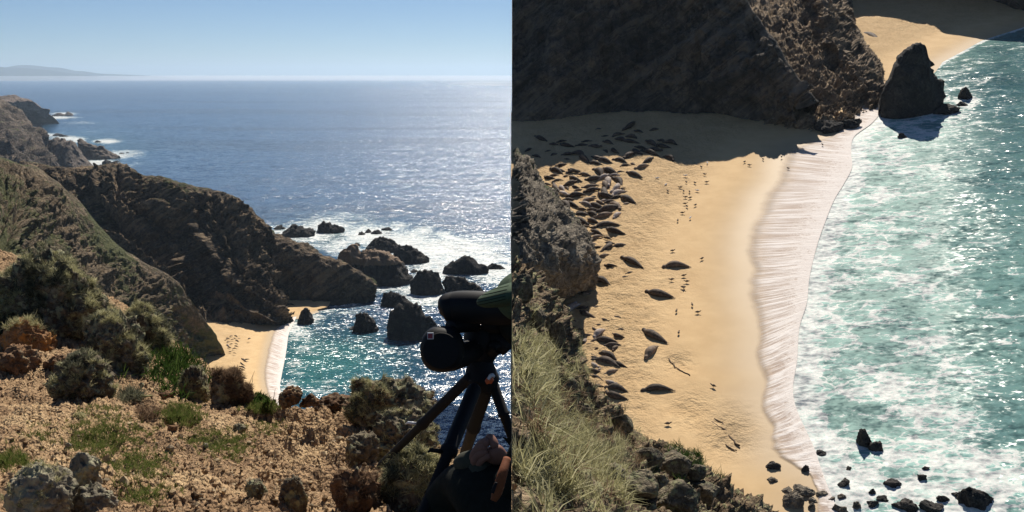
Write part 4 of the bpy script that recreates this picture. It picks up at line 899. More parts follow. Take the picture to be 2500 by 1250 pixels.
place_seal((583,921), (601,925), 'd', 'lowest dark seal alone on the cove beach', 'lone seals on the cove beach', FrameL, 2, z=1.9)
place_seal((594,880), (609,877), 'd', 'dark seal farthest right on the cove beach sand', 'lone seals on the cove beach', FrameL, 3, z=1.8)
place_seal((706,742), (719,746), 'd', 'seal alone on the small beach behind the spur', 'lone seals on the cove beach', FrameL, 3, z=1.3)

# ---- birds on the sand
def bird_mesh(mat):
    V = []; Fc = []
    K, R = 9, 8
    prof = [(-.25, .005), (-.17, .035), (-.08, .075), (.02, .085), (.1, .06), (.15, .04), (.2, .045), (.24, .03), (.30, .004)]
    for i, (x, r) in enumerate(prof):
        z = .16 + (.02 if i < 4 else 0.07 * (i - 4) / 3 if i < 8 else .06)
        for k in range(R): a = 2 * math.pi * k / R; V.append((x, math.cos(a) * r, z + math.sin(a) * r))
    for i in range(K - 1):
        for k in range(R): a = i * R + k; b = i * R + (k + 1) % R; Fc.append((a, b, b + R, a + R))
    for y in (-.03, .03):
        s = len(V)
        for z in (0, .12):
            for k in range(4): a = 2 * math.pi * k / 4; V.append((.02 + math.cos(a) * .008, y + math.sin(a) * .008, z))
        for k in range(4): a = s + k; b = s + (k + 1) % 4; Fc.append((a, b, b + 4, a + 4))
    return mesh_from('gull', V, np.array(Fc), mat)
bm_d = bird_mesh(plain('brown_gull_plumage', (.10, .07, .05), .8)); bm_l = bird_mesh(plain('white_gull_plumage', (.75, .72, .68), .8))
bz3 = [(1775,150),(1810,175),(1915,130),(1490,160),(1445,190),(1470,245),(1485,305),(1395,310),(1330,305),(1285,345),(1190,375),(1310,375),(1355,380),(1415,370),(1325,420),(1360,425),(1320,470),(1335,490),(1400,480),(1300,540),(1265,600),(1360,580),(1450,890),(1225,830),(1310,1020),(1220,1050),(1335,1065),(1305,1110),(1175,325),(1110,275),(1325,255)]
bz4 = [(1000,110),(1030,150),(912,145),(955,12),(925,265),(1118,560),(865,770)]
bp = [Z3(*p) for p in bz3] + [Z4(*p) for p in bz4] + [(1924, 414), (1908, 386), (2008, 356), (2098,150),(2130,152),(2148,160),(2147,177),(2148,196),(2130,178)]
rk = np.argsort(np.argsort([y + .01 * x for x, y in bp]))
for i, (x, y) in enumerate(bp):
    lt = i in (3, 21, 28, 29, 30, 13)
    o = bpy.data.objects.new('gull', bm_l if lt else bm_d); C.objects.link(o)
    P = RG(x, y); h = max(sand_h(P), .07); P = RG(x, y, h - .01)
    th = rng.uniform(0, 6.28); X = RU * math.cos(th) + RV * math.sin(th); Y = np.cross(RN, X)
    M = Matrix(((X[0], Y[0], RN[0], 0), (X[1], Y[1], RN[1], 0), (X[2], Y[2], RN[2], 0), (0, 0, 0, 1)))
    o.matrix_world = Matrix.Translation(Vector(P)) @ M @ Matrix.Diagonal((1.25, 1.25, 1.25, 1))
    c_ = rk[i]; w_ = ('white' if lt else 'brown'); nth = ('%dth' % (c_ + 1) if c_ > 19 and (c_ + 1) % 10 not in (1, 2, 3) else '%d%s' % (c_ + 1, {1: 'st', 2: 'nd', 3: 'rd'}[(c_ + 1) % 10]) if c_ > 19 else ORD[c_])
    tag(o, 'small %s gull on smooth sand, %s gull counted from the top of the picture' % (w_, nth), 'bird', w_ + ' gulls on the sand')

# ---- strands of kelp and a drag trail on the sand
M_kelp = plain('dry_kelp', (.11, .065, .03), .7, grain=.4, gs=20)
def tube(pts, rad, R=7, mat=None, name='tube'):
    P = np.array(pts, float); n_ = len(P); T = np.gradient(P, axis=0); T /= np.linalg.norm(T, axis=1, keepdims=True) + 1e-9
    ref = np.array([0.13, 0.27, 0.95]); V = []
    rad = np.broadcast_to(rad, (n_,)) if np.ndim(rad) == 0 else np.array(rad)
    for i in range(n_):
        a = np.cross(T[i], ref); a /= np.linalg.norm(a) + 1e-9; b = np.cross(T[i], a)
        for k in range(R): th = 2 * math.pi * k / R; V.append(P[i] + (a * math.cos(th) + b * math.sin(th)) * rad[i])
    Fc = [(i * R + k, i * R + (k + 1) % R, (i + 1) * R + (k + 1) % R, (i + 1) * R + k) for i in range(n_ - 1) for k in range(R)]
    V.append(P[0]); V.append(P[-1]); e0, e1 = n_ * R, n_ * R + 1
    Fc += [(e0, (k + 1) % R, k, k) for k in range(R)] + [(e1, (n_ - 1) * R + k, (n_ - 1) * R + (k + 1) % R, (n_ - 1) * R + (k + 1) % R) for k in range(R)]
    V = np.array(V); bm = bmesh.new(); vs = [bm.verts.new(v) for v in V]
    for f in Fc:
        f = list(dict.fromkeys(f))
        try: bm.faces.new([vs[q] for q in f]).smooth = True
        except ValueError: pass
    bmesh.ops.recalc_face_normals(bm, faces=bm.faces)
    m = bpy.data.meshes.new(name); bm.to_mesh(m); bm.free()
    if mat: m.materials.append(mat)
    return m
for pts, r, lb in [([(1632,875),(1643,890),(1655,900),(1668,908),(1685,916)], .05, 'curved dark strand of kelp at the end of the drag trail'),  # no real weed here: the drag trail is drawn with an added strand
                   ([(1738,1030),(1752,1040),(1768,1048),(1778,1060),(1795,1080),(1806,1088)], .075, 'long dark strand of kelp in the wrack pile low on the beach'),
                   ([(1742,1022),(1760,1030),(1772,1040),(1790,1052)], .05, 'short upper strand of kelp in the wrack pile low on the beach'),
                   ([(1770,1085),(1785,1095),(1800,1100)], .05, 'lowest short strand of kelp in the wrack pile')]:
    Q = resample(pts, 14); PP = []
    for x, y in Q: P = RG(x, y); PP.append(RG(x, y, sand_h(P) + .06) + RU * rng.normal() * .05)
    o = link('kelp_trail_strand' if 'kelp' in lb else 'driftwood', tube(PP, r, 6, M_kelp if 'kelp' in lb else M_ft, 'strand')); origin_to(o, PP[0]); tag(o, lb, 'kelp' if 'kelp' in lb else 'driftwood')

# ================================================================== LEFT foreground: the stony brow with boulders, tufts, tripod and person
M_dirt = NT('stony_dirt'); n = M_dirt
a = n.noise(2.2, 6, .65); b = n.noise(38, 4, .7); v = n.voro(70, 'F1', out='Color'); vd = n.voro(70, 'F1')
col = n.ramp(n.math('ADD', n.math('MULTIPLY', a, .5), n.math('MULTIPLY', b, .5)), [(.34, (.07, .046, .027)), (.46, (.30, .19, .105)), (.62, (.50, .355, .20))])
col = n.mix(n.mr(n.noise(6, 6, .75), .5, .66, 0, .4), col, (.11, .065, .04))
vg = n.attr('veg'); col = n.mix(n.mr(n.math('ADD', vg, n.math('MULTIPLY', n.math('SUBTRACT', n.noise(9, 5, .7), .5), 1.4)), .4, .75, 0, .75), col, (.075, .085, .025))
M_dirt = n.out(col, .95, n.bump(n.math('SUBTRACT', n.math('MULTIPLY', b, 1.0), vd), 1.0, .012), .15)
fcols = [-120, 60, 200, 330, 470, 600, 720, 860, 980, 1100, 1250]
edge_py = [585, 625, 690, 770, 880, 950, 985, 1000, 1060, 1110, 1150]
edge_d = [8.0, 7.6, 7.0, 6.4, 5.6, 5.2, 4.8, 4.4, 3.9, 3.3, 2.9]
def frow(k):
    """k=0 bottom ... 1 edge"""
    out_ = []
    for x, ep, ed in zip(fcols, edge_py, edge_d):
        d0 = 1.62; py0 = 1330
        kk = k; py = py0 + (ep - py0) * kk
        # ground distance grows so that the near ground is level and the rest falls or rises
        d = d0 * (1 - kk) ** 1 + ed * kk if False else d0 + (ed - d0) * kk ** 1.35
        out_.append(LD(x, py, d))
    return out_
ctrl = [frow(k) for k in (0, .2, .4, .6, .8, 1.0)]
e = np.array(ctrl[-1])
ctrl = ctrl + [list(e + [0, .35, -.22]), list(e + [0, .8, -1.1]), list(e + [0, 1.5, -3.5]), list(e + [0, 2.5, -9])]
def fdisp(A, u, v): return .03 * sstep(.42, .6, u) * sstep(.25, .4, v) * (1 - sstep(.5, .58, v)) * (ridged(A * 7, 5, 125, .62) - .3) + .04 * fbm(A * 1.8, 4, 121) + .022 * ridged(A * 5, 5, 122, .6) + .011 * ridged(A * 22, 4, 123, .6)
FA, s = loft(ctrl, 420, 460, fdisp)
FA[..., 0] = np.minimum(FA[..., 0], 0.0)
fpx, fpy = proj(FA)
vegf = np.zeros(fpx.shape)
for cx, cy, rx, ry, a_ in [(260,1080,110,60,.6),(330,1140,90,45,.55),(440,1010,60,25,.6),(530,1080,90,35,.6),(640,985,40,25,.7),(350,1210,90,40,.5),(240,1010,60,25,.4),(90,1070,90,40,.35),(650,1045,60,25,.4),(560,1100,60,30,.5),(20,1120,40,50,.5)]:
    vegf = np.maximum(vegf, a_ * np.exp(-(((fpx - cx) / rx) ** 2 + ((fpy - cy) / ry) ** 2)))
Fc = gridf(420, 460)
if s < 0: Fc = Fc[:, ::-1]
gm = mesh_from('ground', FA, Fc, M_dirt, attrs={'veg': vegf})
tag(link('ground', gm), kind='structure')
bvhG = BVHTree.FromPolygons([tuple(v) for v in FA.reshape(-1, 3)], [tuple(int(q) for q in f) for f in Fc])
def hitG(px, py):
    r = ray(px, py); r = r / np.linalg.norm(r); h = bvhG.ray_cast(Vector(EYE), Vector(r)); return (np.array(h[0]) if h[0] else None)

# boulders
def boulder(cx, base_py, w_px, h_px, mat, seed, label, cat='boulder', name='boulder', group='boulders on the stony brow', sub=5, rough=.36, deep=.9, push=0.0, d=None):
    P = hitG(cx, base_py)
    if P is None: P = LD(cx, base_py, d or 4.0)
    if d: P = LD(cx, base_py, d)
    dist = (P - EYE).dot(FW); W = w_px / F * dist; H = h_px / F * dist / math.cos(PITCH) * 1.0
    bm = bmesh.new(); bmesh.ops.create_icosphere(bm, subdivisions=sub, radius=1.0)
    V = np.array([v.co[:] for v in bm.verts]); Fs = np.array([[v.index for v in f.verts] for f in bm.faces]); bm.free()
    r_ = random.Random(seed)
    for k in range(7):                  # chipped faces
        nv_ = np.array([r_.gauss(0, 1), r_.gauss(0, 1), r_.gauss(0, .7)]); nv_ /= np.linalg.norm(nv_); dd_ = V @ nv_; lim = r_.uniform(.62, .85)
        V = V - nv_ * np.maximum(dd_ - lim, 0)[:, None] * .85
    Nn = V / np.linalg.norm(V, axis=1, keepdims=True)
    V = V + Nn * (rough * (fbm(V * 1.6 + seed, 5, seed) * .55 + (ridged(V * 3.1 + seed, 5, seed + 3, .6) - .5) * .33 + .12 * ridged(V * 11 + seed, 3, seed + 4)))[:, None]
    mx = np.abs(V[:, 0]).max(); zmax = V[:, 2].max()
    V = V / [mx, mx, zmax]
    V = V * [W / 2, W / 2 * deep, H * .78] + [0, W / 2 * deep * .7, H * .20]
    V = V + P
    V[:, 0] = np.minimum(V[:, 0], -0.0005)
    m = mesh_from(name, V, Fs, mat, attrs={'veg': np.zeros(len(V))})
    o = link(name, m); origin_to(o, P); tag(o, label, cat, group)
    return o, V, Fs
def mk_boul(name, d, m_, l, li, amt): return rock_mat(name, d, m_, l, .16, None, lich=li, lich_amt=amt, bumpd=.03)
M_b1 = mk_boul('lichen_grey_rock', (.03, .027, .022), (.13, .105, .07), (.30, .25, .17), (.34, .34, .20), .6)
M_b2 = mk_boul('orange_brown_rock', (.04, .022, .012), (.17, .095, .05), (.36, .21, .11), (.28, .25, .16), .35)
M_b3 = mk_boul('pale_lichen_rock', (.10, .085, .06), (.27, .235, .17), (.45, .39, .29), (.40, .38, .24), .7)
M_b4 = mk_boul('orange_lichen_rock', (.08, .035, .012), (.26, .13, .06), (.42, .26, .14), (.45, .20, .05), .6)

# tufts: many bent blades
def blades(P, N, n_per, L, Wd, spread, seed, droop=.4):
    r = np.random.default_rng(seed); k = len(P) * n_per
    B = np.repeat(P, n_per, 0); NN = np.repeat(N, n_per, 0)
    d = NN + r.normal(0, spread, (k, 3)); d /= np.linalg.norm(d, axis=1, keepdims=True)
    ln = L * r.uniform(.45, 1.15, k)[:, None]
    B = B + r.normal(0, L * .14, (k, 3))
    side = np.cross(d, r.normal(0, 1, (k, 3))); side /= np.linalg.norm(side, axis=1, keepdims=True) + 1e-9; side *= Wd * .5
    bend = r.normal(0, .35, (k, 3)) - np.array([0, 0, droop])
    mid_ = B + d * ln * .55 + bend * ln * .08; tip = B + d * ln + bend * ln * .4
    V = np.stack([B - side, B + side, mid_ + side * .8, mid_ - side * .8, tip], 1).reshape(-1, 3)
    i = np.arange(k)[:, None] * 5
    T = np.concatenate([i + [0, 1, 2], i + [0, 2, 3], i + [3, 2, 4]], 0)
    return V, T
def leafy(name, cols, trans=.25):
    n = NT(name); g = n.pos.outputs['Random Per Island']
    c = n.ramp(g, [(i / (len(cols) - 1), c_) for i, c_ in enumerate(cols)])
    n.out(c, .8, None, .1)
    tb = n.new('ShaderNodeBsdfTranslucent'); n.l(c, tb.inputs[0]); mx = n.new('ShaderNodeMixShader'); mx.inputs[0].default_value = .42 if trans else 0
    n.l(n.b.outputs[0], mx.inputs[1]); n.l(tb.outputs[0], mx.inputs[2]); n.l(mx.outputs[0], n.n['Material Output'].inputs[0])
    return n.m
M_lich = leafy('lichen_strands', [(.18, .165, .08), (.36, .34, .17), (.52, .49, .27), (.68, .63, .40)])
M_lichd = leafy('dark_lichen_strands', [(.035, .038, .025), (.09, .095, .06), (.17, .17, .11), (.29, .28, .19)])
M_grass = leafy('green_grass_blades', [(.05, .085, .015), (.10, .145, .03), (.16, .185, .05), (.28, .24, .10)])
M_green = leafy('bright_green_leaves', [(.018, .038, .008), (.035, .07, .014), (.08, .12, .03)])
M_dry = leafy('dry_stems', [(.10, .06, .035), (.20, .13, .08), (.33, .24, .16)])
def tufts_on(o, V, Fs, n_t, n_per, L, Wd, mat, seed, sel=None, name='lichen_tufts', spread=.55, centre=None):
    A = V[Fs]; c = A.mean(1); nr = np.cross(A[:, 1] - A[:, 0], A[:, 2] - A[:, 0]); ar = np.linalg.norm(nr, axis=1); nr /= ar[:, None] + 1e-12
    cen = V.mean(0); flip = np.sign(((c - cen) * nr).sum(1)); nr *= flip[:, None]
    w_ = ar * (np.clip(nr[:, 2] * .8 + .45, 0, 1)) * (.03 + sstep(.0, .45, fbm(c * 7, 3, seed)))
    w_ *= (nr @ (EYE - cen) / np.linalg.norm(EYE - cen) > -.45)
    if sel is not None: w_ = w_ * sel(c, nr)
    r = np.random.default_rng(seed); idx = r.choice(len(c), n_t, p=w_ / w_.sum())
    q = r.dirichlet((1, 1, 1), n_t); P = (A[idx] * q[:, :, None]).sum(1)
    BV, BT = blades(P, nr[idx] * .7 + [0, 0, .45], n_per, L, Wd, spread, seed)
    BV[:, 0] = np.minimum(BV[:, 0], -.0006)
    m = mesh_from(name, BV, BT, mat, smooth=False); ch = child(name, m, o); ch['kind'] = 'stuff'; return ch
def B(cx, by, w_, h_, mt, sd, lb, tf=None, **k):
    o, V, Fs = boulder(cx, by, w_, h_, mt, sd, lb, **k)
    for t_ in (tf or []): tufts_on(o, V, Fs, *t_[:2], t_[2], t_[3], t_[4], sd + 200 + t_[0])
    return o
# big tufted mound and its neighbours at the left
B(85, 825, 330, 215, M_b1, 201, 'biggest boulder at the left edge, grown over with grey green lichen tufts', [(1100, 34, .045, .0024, M_lichd), (420, 38, .05, .0024, M_lich)], deep=.8, sub=6)
B(262, 902, 175, 135, M_b1, 202, 'dark boulder below the biggest one with pale lichen along its right edge', [(220, 34, .032, .0018, M_lichd), (110, 36, .045, .0018, M_lich)], sub=6)
B(345, 848, 130, 105, M_b1, 203, 'tufted rock between the biggest boulder and the green bush', [(200, 34, .045, .002, M_lich), (160, 30, .035, .0018, M_lichd)], sub=6)
B(180, 968, 168, 98, M_b1, 204, 'rounded dark boulder with grey tufts above the stony slope', [(170, 30, .024, .0016, M_lichd), (70, 34, .03, .0016, M_lich)], sub=6)
B(472, 972, 82, 80, M_b1, 205, 'knee high tufted boulder, left of the matted root rock', [(60, 30, .025, .0015, M_lich), (120, 30, .022, .0015, M_lichd)])
B(548, 983, 84, 74, M_b1, 206, 'dark matted rock full of dry roots at the brow edge', [(300, 26, .035, .0018, M_dry)])
B(597, 986, 42, 42, M_b2, 207, 'small dark rock right of the matted root rock', [(60, 20, .03, .0016, M_dry)])
B(50, 868, 130, 88, M_b4, 208, 'orange stained rock under the biggest boulder, cut by a crack', [(60, 26, .04, .002, M_lich)])
B(20, 905, 110, 60, M_b2, 209, 'flat reddish brown slab at the left edge below the orange rock')
B(135, 905, 70, 36, M_b2, 210, 'small orange brown stone heap beside the orange rock')
B(72, 1256, 175, 112, M_b3, 211, 'pale lichened boulder in the bottom left corner', [(40, 20, .015, .001, M_lich)])
B(198, 1188, 98, 80, M_b3, 212, 'rounded pale boulder with a shaded left face, right of the corner boulder')
B(215, 1262, 135, 72, M_b3, 213, 'low pale lichened boulder at the bottom edge')
B(622, 1220, 56, 46, M_b1, 214, 'small dark stone, left of the upright stone')
B(714, 1240, 76, 74, M_b1, 215, 'upright dark stone on the stony slope, bottom centre')
B(862, 1256, 140, 112, M_b2, 216, 'shaded brown boulder left of the foot of the tripod', [(60, 16, .015, .001, M_dry)])
B(880, 1122, 90, 62, M_b1, 217, 'dark ragged rock just above the shaded brown boulder')
B(945, 1042, 220, 118, M_b1, 218, 'big domed boulder with a grassy crown at the brow edge, left of the tripod', [(260, 24, .025, .0014, M_lich), (300, 24, .022, .0014, M_dry), (200, 26, .025, .0014, M_lichd)])
B(985, 1130, 200, 118, M_b1, 219, 'tufted boulder behind the slanting tripod leg', [(130, 30, .022, .0013, M_lich), (260, 26, .018, .0013, M_lichd)], sub=6)
B(1010, 1262, 170, 165, M_b1, 220, 'large lichen covered boulder under the tripod', [(220, 34, .024, .0012, M_lich), (420, 30, .02, .0012, M_lichd)], sub=6)
B(706, 981, 64, 34, M_b2, 221, 'crumbly brown rock at the brow edge beside the green leaves')
B(752, 990, 52, 26, M_b2, 222, 'small crumbly rock right of the crumbly brown rock')
B(812, 1008, 110, 38, M_b2, 223, 'low crumbly rock ridge running to the big domed boulder')
B(582, 1052, 36, 16, M_b1, 224, 'dark flat stone in the grass, centre of the slope', sub=4)
B(165, 1094, 18, 13, M_b3, 225, 'small pale stone lying alone left of the grass', sub=3)
B(345, 946, 14, 12, M_b1, 226, 'small dark stone between the rounded tufted boulder and the knee high one', sub=3)
B(405, 970, 48, 12, M_b2, 227, 'flat dark stone on the dirt left of the knee high tufted boulder', sub=4)
B(500, 1092, 16, 10, M_b3, 228, 'small pale stone in the grass patch, right of centre', sub=3)
B(418, 1052, 30, 12, M_b2, 229, 'low dark stone below the dry twig heap', sub=3)

# green bush and the leaves on the brow
def plant(name, px, py, n_st, L, Wd, spread, mat, seed, label, cat, wpx=40, hpx=20, n_per=24, droop=.3):
    r = np.random.default_rng(seed); P = []
    for _ in range(n_st * 3):
        q = hitG(px + r.normal(0, wpx / 2.2), py + r.normal(0, hpx / 2.2))
        if q is not None: P.append(q)
        if len(P) >= n_st: break
    P = np.array(P); N = np.tile([0, 0, 1.0], (len(P), 1)) + r.normal(0, .25, (len(P), 3))
    V, T = blades(P, N, n_per, L, Wd, spread, seed, droop); V[:, 0] = np.minimum(V[:, 0], -.0006)
    o = link(name, mesh_from(name, V, T, mat, smooth=False)); origin_to(o, P.mean(0)); return tag(o, label, cat, 'plants on the brow')
plant('green_bush', 432, 900, 120, .075, .006, .7, M_green, 301, 'dark green leafy bush between the tufted rocks and the matted root rock', 'bush', 84, 60, 14)
plant('leafy_plant', 638, 978, 70, .035, .006, .6, M_green, 302, 'bright green leafy clump at the brow edge above the beach', 'plant', 62, 12, 14)
plant('grass_tuft', 645, 1000, 60, .03, .0018, .5, M_grass, 303, 'blue green grass tuft just below the bright leafy clump', 'grass tuft', 44, 14, 26)
plant('grass_tuft', 440, 1020, 90, .03, .0018, .5, M_grass, 304, 'green grass cushion below the knee high tufted boulder', 'grass tuft', 44, 22, 26)
plant('dry_plant', 318, 970, 34, .06, .003, .8, M_lichd, 305, 'spiky dry plant right of the rounded tufted boulder', 'plant', 34, 14, 22)
plant('twig_heap', 355, 1010, 30, .045, .0022, 1.0, M_dry, 306, 'heap of dry dark twigs in the middle of the slope', 'twigs', 36, 14, 18)
plant('grass_tuft', 35, 1128, 40, .03, .0018, .5, M_grass, 307, 'short grass tuft above the corner boulder at the left edge', 'grass tuft', 50, 16, 26)
plant('grass_tuft', 200, 1018, 16, .02, .0016, .6, M_lich, 308, 'small pale grey tuft on the dirt above the grass', 'grass tuft', 14, 8, 24)
for i, (x, y, x2, y2, l) in enumerate([(592,955,622,905,'thin bare grass stalk leaning right in front of the beach'),(608,952,618,915,'shorter bare grass stalk beside the leaning one'),(662,975,672,948,'bare stalk beside the bright leafy clump')]):
    a0 = hitG(x, y + 16); 
    if a0 is None: a0 = LD(x, y + 16, 5.2)
    t0 = (a0 - EYE).dot(FW); a1 = LT(x2, y2, t0)
    o = link('grass_stalk', tube([a0, a0 * .5 + a1 * .5 + [.004, 0, .004], a1], [.0018, .0014, .0007], 5, M_dry)); origin_to(o, a0); tag(o, l, 'stalk')
o = link('root', tube([hitG(x, y) + [0, 0, .012] for x, y in [(330,966),(342,972),(355,975),(372,972)]], [.004, .007, .006, .002], 7, M_lich)); tag(o, 'bent pale root on the dirt beside the spiky dry plant', 'root')

# gravel and ground cover
def on_ground(n_, seed, dens):
    r = np.random.default_rng(seed); c = (FA[:-1, :-1] + FA[1:, 1:]) / 2; a_ = np.linalg.norm(np.cross(FA[1:, :-1] - FA[:-1, :-1], FA[:-1, 1:] - FA[:-1, :-1]), axis=-1)
    w_ = (a_ * dens(fpx[:-1, :-1], fpy[:-1, :-1], vegf[:-1, :-1])).ravel(); idx = r.choice(w_.size, n_, p=w_ / w_.sum())
    i, j = np.unravel_index(idx, a_.shape); u = r.random((n_, 1)); v = r.random((n_, 1))
    return FA[i, j] * (1 - u) * (1 - v) + FA[i + 1, j] * u * (1 - v) + FA[i, j + 1] * (1 - u) * v + FA[i + 1, j + 1] * u * v
def inview(px, py): return (px > -60) & (px < 1249) & (py < 1290) & (py > 560)
P = on_ground(26000, 5, lambda px, py, vg: inview(px, py) * (1 - .7 * vg) * np.where(py > 850, 1, .25) * (1 + 1.5 * sstep(950, 1250, py)))
r = np.random.default_rng(8); ico = []
bm = bmesh.new(); bmesh.ops.create_icosphere(bm, subdivisions=1, radius=1.0); IV = np.array([v.co[:] for v in bm.verts]); IF = np.array([[v.index for v in f.verts] for f in bm.faces]); bm.free()
IV = IV[:, :]; sz = .0032 * np.exp(r.normal(0, .55, len(P))); sz = np.clip(sz, .0012, .015)
GV = IV[None] * (1 + r.normal(0, .22, (len(P), len(IV), 1))) * (sz[:, None] * r.uniform(.6, 1.3, (len(P), 3)))[:, None, :] + P[:, None] + [0, 0, .001]
GF = IF[None] + (np.arange(len(P)) * len(IV))[:, None, None]
GV[..., 0] = np.minimum(GV[..., 0], -.0004)
M_grav = leafy('gravel_stones', [(.06, .038, .02), (.16, .10, .052), (.27, .18, .098), (.37, .265, .15), (.47, .36, .22), (.15, .12, .085)], 0)
tag(link('gravel', mesh_from('gravel', GV, GF.reshape(-1, 3), M_grav, smooth=False)), kind='stuff')
P = on_ground(8000, 6, lambda px, py, vg: inview(px, py) * (py > 940) * np.clip(vg - .12, 0, 1) ** 1.4)
V, T = blades(P, np.tile([0, 0, 1.0], (len(P), 1)), 12, .022, .0016, .55, 9); V[:, 0] = np.minimum(V[:, 0], -.0005)
tag(link('grass', mesh_from('grass', V, T, M_grass, smooth=False)), kind='stuff')
P = on_ground(1500, 7, lambda px, py, vg: inview(px, py) * (py > 860))
V, T = blades(P, np.tile([0, 0, .6], (len(P), 1)), 6, .02, .0014, 1.0, 10); V[:, 0] = np.minimum(V[:, 0], -.0005)
tag(link('dry_grass', mesh_from('dry_grass', V, T, M_dry, smooth=False)), kind='stuff')
# tufts over the right-hand brow
def brow_tufts(n_t, n_per, L, Wd, sel, mat, seed, nm):
    c = BA[:-1, :-1]; a_ = np.linalg.norm(np.cross(BA[1:, :-1] - BA[:-1, :-1], BA[:-1, 1:] - BA[:-1, :-1]), axis=-1)
    px, py = proj(c); w_ = (a_ * sel(px, py)).ravel() * (c[..., 0].ravel() > 0.0); r = np.random.default_rng(seed); idx = r.choice(w_.size, n_t, p=w_ / w_.sum())
    P = c.reshape(-1, 3)[idx]; P = P + r.normal(0, .03, P.shape)
    V, T = blades(P, np.tile(RN * .9, (len(P), 1)) + r.normal(0, .4, (len(P), 3)), n_per, L, Wd, .5, seed); V[:, 0] = np.maximum(V[:, 0], .0006)
    tag(link(nm, mesh_from(nm, V, T, mat, smooth=False)), kind='stuff')
def patch(cx, cy, rx, ry): return lambda px, py: np.exp(-(((px - cx) / rx) ** 2 + ((py - cy) / ry) ** 2)) * (py < 1290)
brow_tufts(520, 36, .5, .016, patch(1300, 915, 80, 80), M_lich, 401, 'lichen_tufts')
brow_tufts(600, 36, .5, .014, patch(1370, 1150, 110, 90), M_lich, 402, 'lichen_tufts')
brow_tufts(420, 30, .36, .012, patch(1310, 1090, 110, 130), M_lichd, 403, 'dark_tufts')
brow_tufts(520, 26, .4, .013, patch(1380, 1060, 130, 110), M_dry, 404, 'dry_tufts')
brow_tufts(260, 30, .5, .02, patch(1690, 1135, 60, 30), M_green, 405, 'green_tufts')

# boulders on the right-hand brow
bvB = BVHTree.FromPolygons([tuple(v) for v in BA.reshape(-1, 3)], [tuple(int(q) for q in f) for f in gridf(300, 300)])
def brow_rock(cx, by, w_, h_, mt, sd, lb, rough=.2, deep=.9):
    rr = ray(cx, by); rr /= np.linalg.norm(rr); h = bvB.ray_cast(Vector(EYE), Vector(rr)); P = np.array(h[0]) if h[0] else LT(cx, by, 38)
    dist = (P - EYE).dot(FW); W = w_ / F * dist; H = h_ / F * dist
    bm = bmesh.new(); bmesh.ops.create_icosphere(bm, subdivisions=5, radius=1.0); V = np.array([v.co[:] for v in bm.verts]); Fs = np.array([[v.index for v in f.verts] for f in bm.faces]); bm.free()
    r_ = random.Random(sd)
    for k in range(8):
        nv_ = np.array([r_.gauss(0, 1), r_.gauss(0, 1), r_.gauss(0, 1)]); nv_ /= np.linalg.norm(nv_); dd_ = V @ nv_; V = V - nv_ * np.maximum(dd_ - r_.uniform(.55, .8), 0)[:, None] * .9
    V = V + V * (rough * (fbm(V * 1.7 + sd, 5, sd) * .5 + ridged(V * 3.3 + sd, 4, sd + 3) * .25))[:, None]
    V = V / np.abs(V).max(0); V = (V * [W / 2, W / 2 * deep, H * .6]) @ np.array([RU, RV, RN]) + RN * H * .35 + P
    V[:, 0] = np.maximum(V[:, 0], .001)
    o = link('boulder', mesh_from('boulder', V, Fs, mt, attrs={'veg': np.zeros(len(V))})); origin_to(o, P); tag(o, lb, 'boulder', 'boulders on the overgrown brow'); return o
M_rb = rock_mat('mossy_boulder', (.03, .028, .024), (.14, .115, .08), (.33, .27, .18), .7, None, lich=(.27, .28, .15), lich_amt=.45, bumpd=.16)
for i, (cx, by, w_, h_, l) in enumerate([(1525,1062,66,66,'square block of mossy rock standing out over the beach'),(1362,850,46,80,'dark upright rock beside the pale lichen tufts'),(1385,965,56,54,'dark rock under the lowest herd of seals'),
   (1425,1020,46,38,'grey rock left of the square block'),(1585,1140,80,54,'mossy boulder right below the square block'),(1650,1150,80,60,'ragged boulder in the middle of the rocky brow edge'),(1560,1215,100,80,'large dark boulder low on the rocky brow'),
   (1650,1245,110,80,'dark hollowed boulder at the bottom edge of the rocky brow'),(1500,1180,70,60,'mossy boulder beside the lower lichen tufts'),(1720,1215,90,50,'flat boulder near the lower tip of the brow'),(1278,722,56,66,'brown knobbly rock at the left edge over the outcrop'),(1315,790,44,54,'small brown rock below the brown knobbly one'),
   (1610,1190,50,40,'small mossy rock between the large dark boulders'),(1700,1165,50,40,'small rock on the brow edge under the green patch')]):
    brow_rock(cx, by, w_, h_, M_rb, 420 + i, l)

# ---- tripod, telescope and person
M_blk = plain('black_rubber', (.008, .008, .009), .6, .2, grain=.3, gs=400, bd=.0004)
M_mt = plain('dark_leg_metal', (.012, .012, .013), .75, .15, grain=.2, gs=200)
M_or = plain('orange_tag', (.55, .10, .03), .5); M_sil = plain('worn_silver', (.5, .5, .52), .3, .6)
def T2(px, py, t): return LT(px, py, t)
def clipx(m):
    bm = bmesh.new(); bm.from_mesh(m)
    g = bmesh.ops.bisect_plane(bm, geom=bm.verts[:] + bm.edges[:] + bm.faces[:], plane_co=(-.0008, 0, 0), plane_no=(1, 0, 0), clear_outer=True)
    ed = [e_ for e_ in g['geom_cut'] if isinstance(e_, bmesh.types.BMEdge)]
    if ed:
        try: bmesh.ops.holes_fill(bm, edges=ed)
        except Exception: pass
    bm.to_mesh(m); bm.free(); return m
def bez(P, rad, R, mat, n_=None):
    P = np.array(P, float); n_ = n_ or 6 * len(P); Q = catmull(P, n_, 0); rr = catmull(np.array(rad, float)[:, None], n_, 0)[:, 0]; return tube(Q, np.maximum(rr, 1e-4), R, mat)
tp = T2(1172, 930, 2.0)
foot = hitG(925, 1142)
tri = empty('tripod', T2(1172, 1250, 2.0)); tag(tri, 'black camera tripod with spread legs at the right edge of the brow', 'tripod')
K_ = 2.0 / F
fz = hitG(925, 1142); tA = 2.3
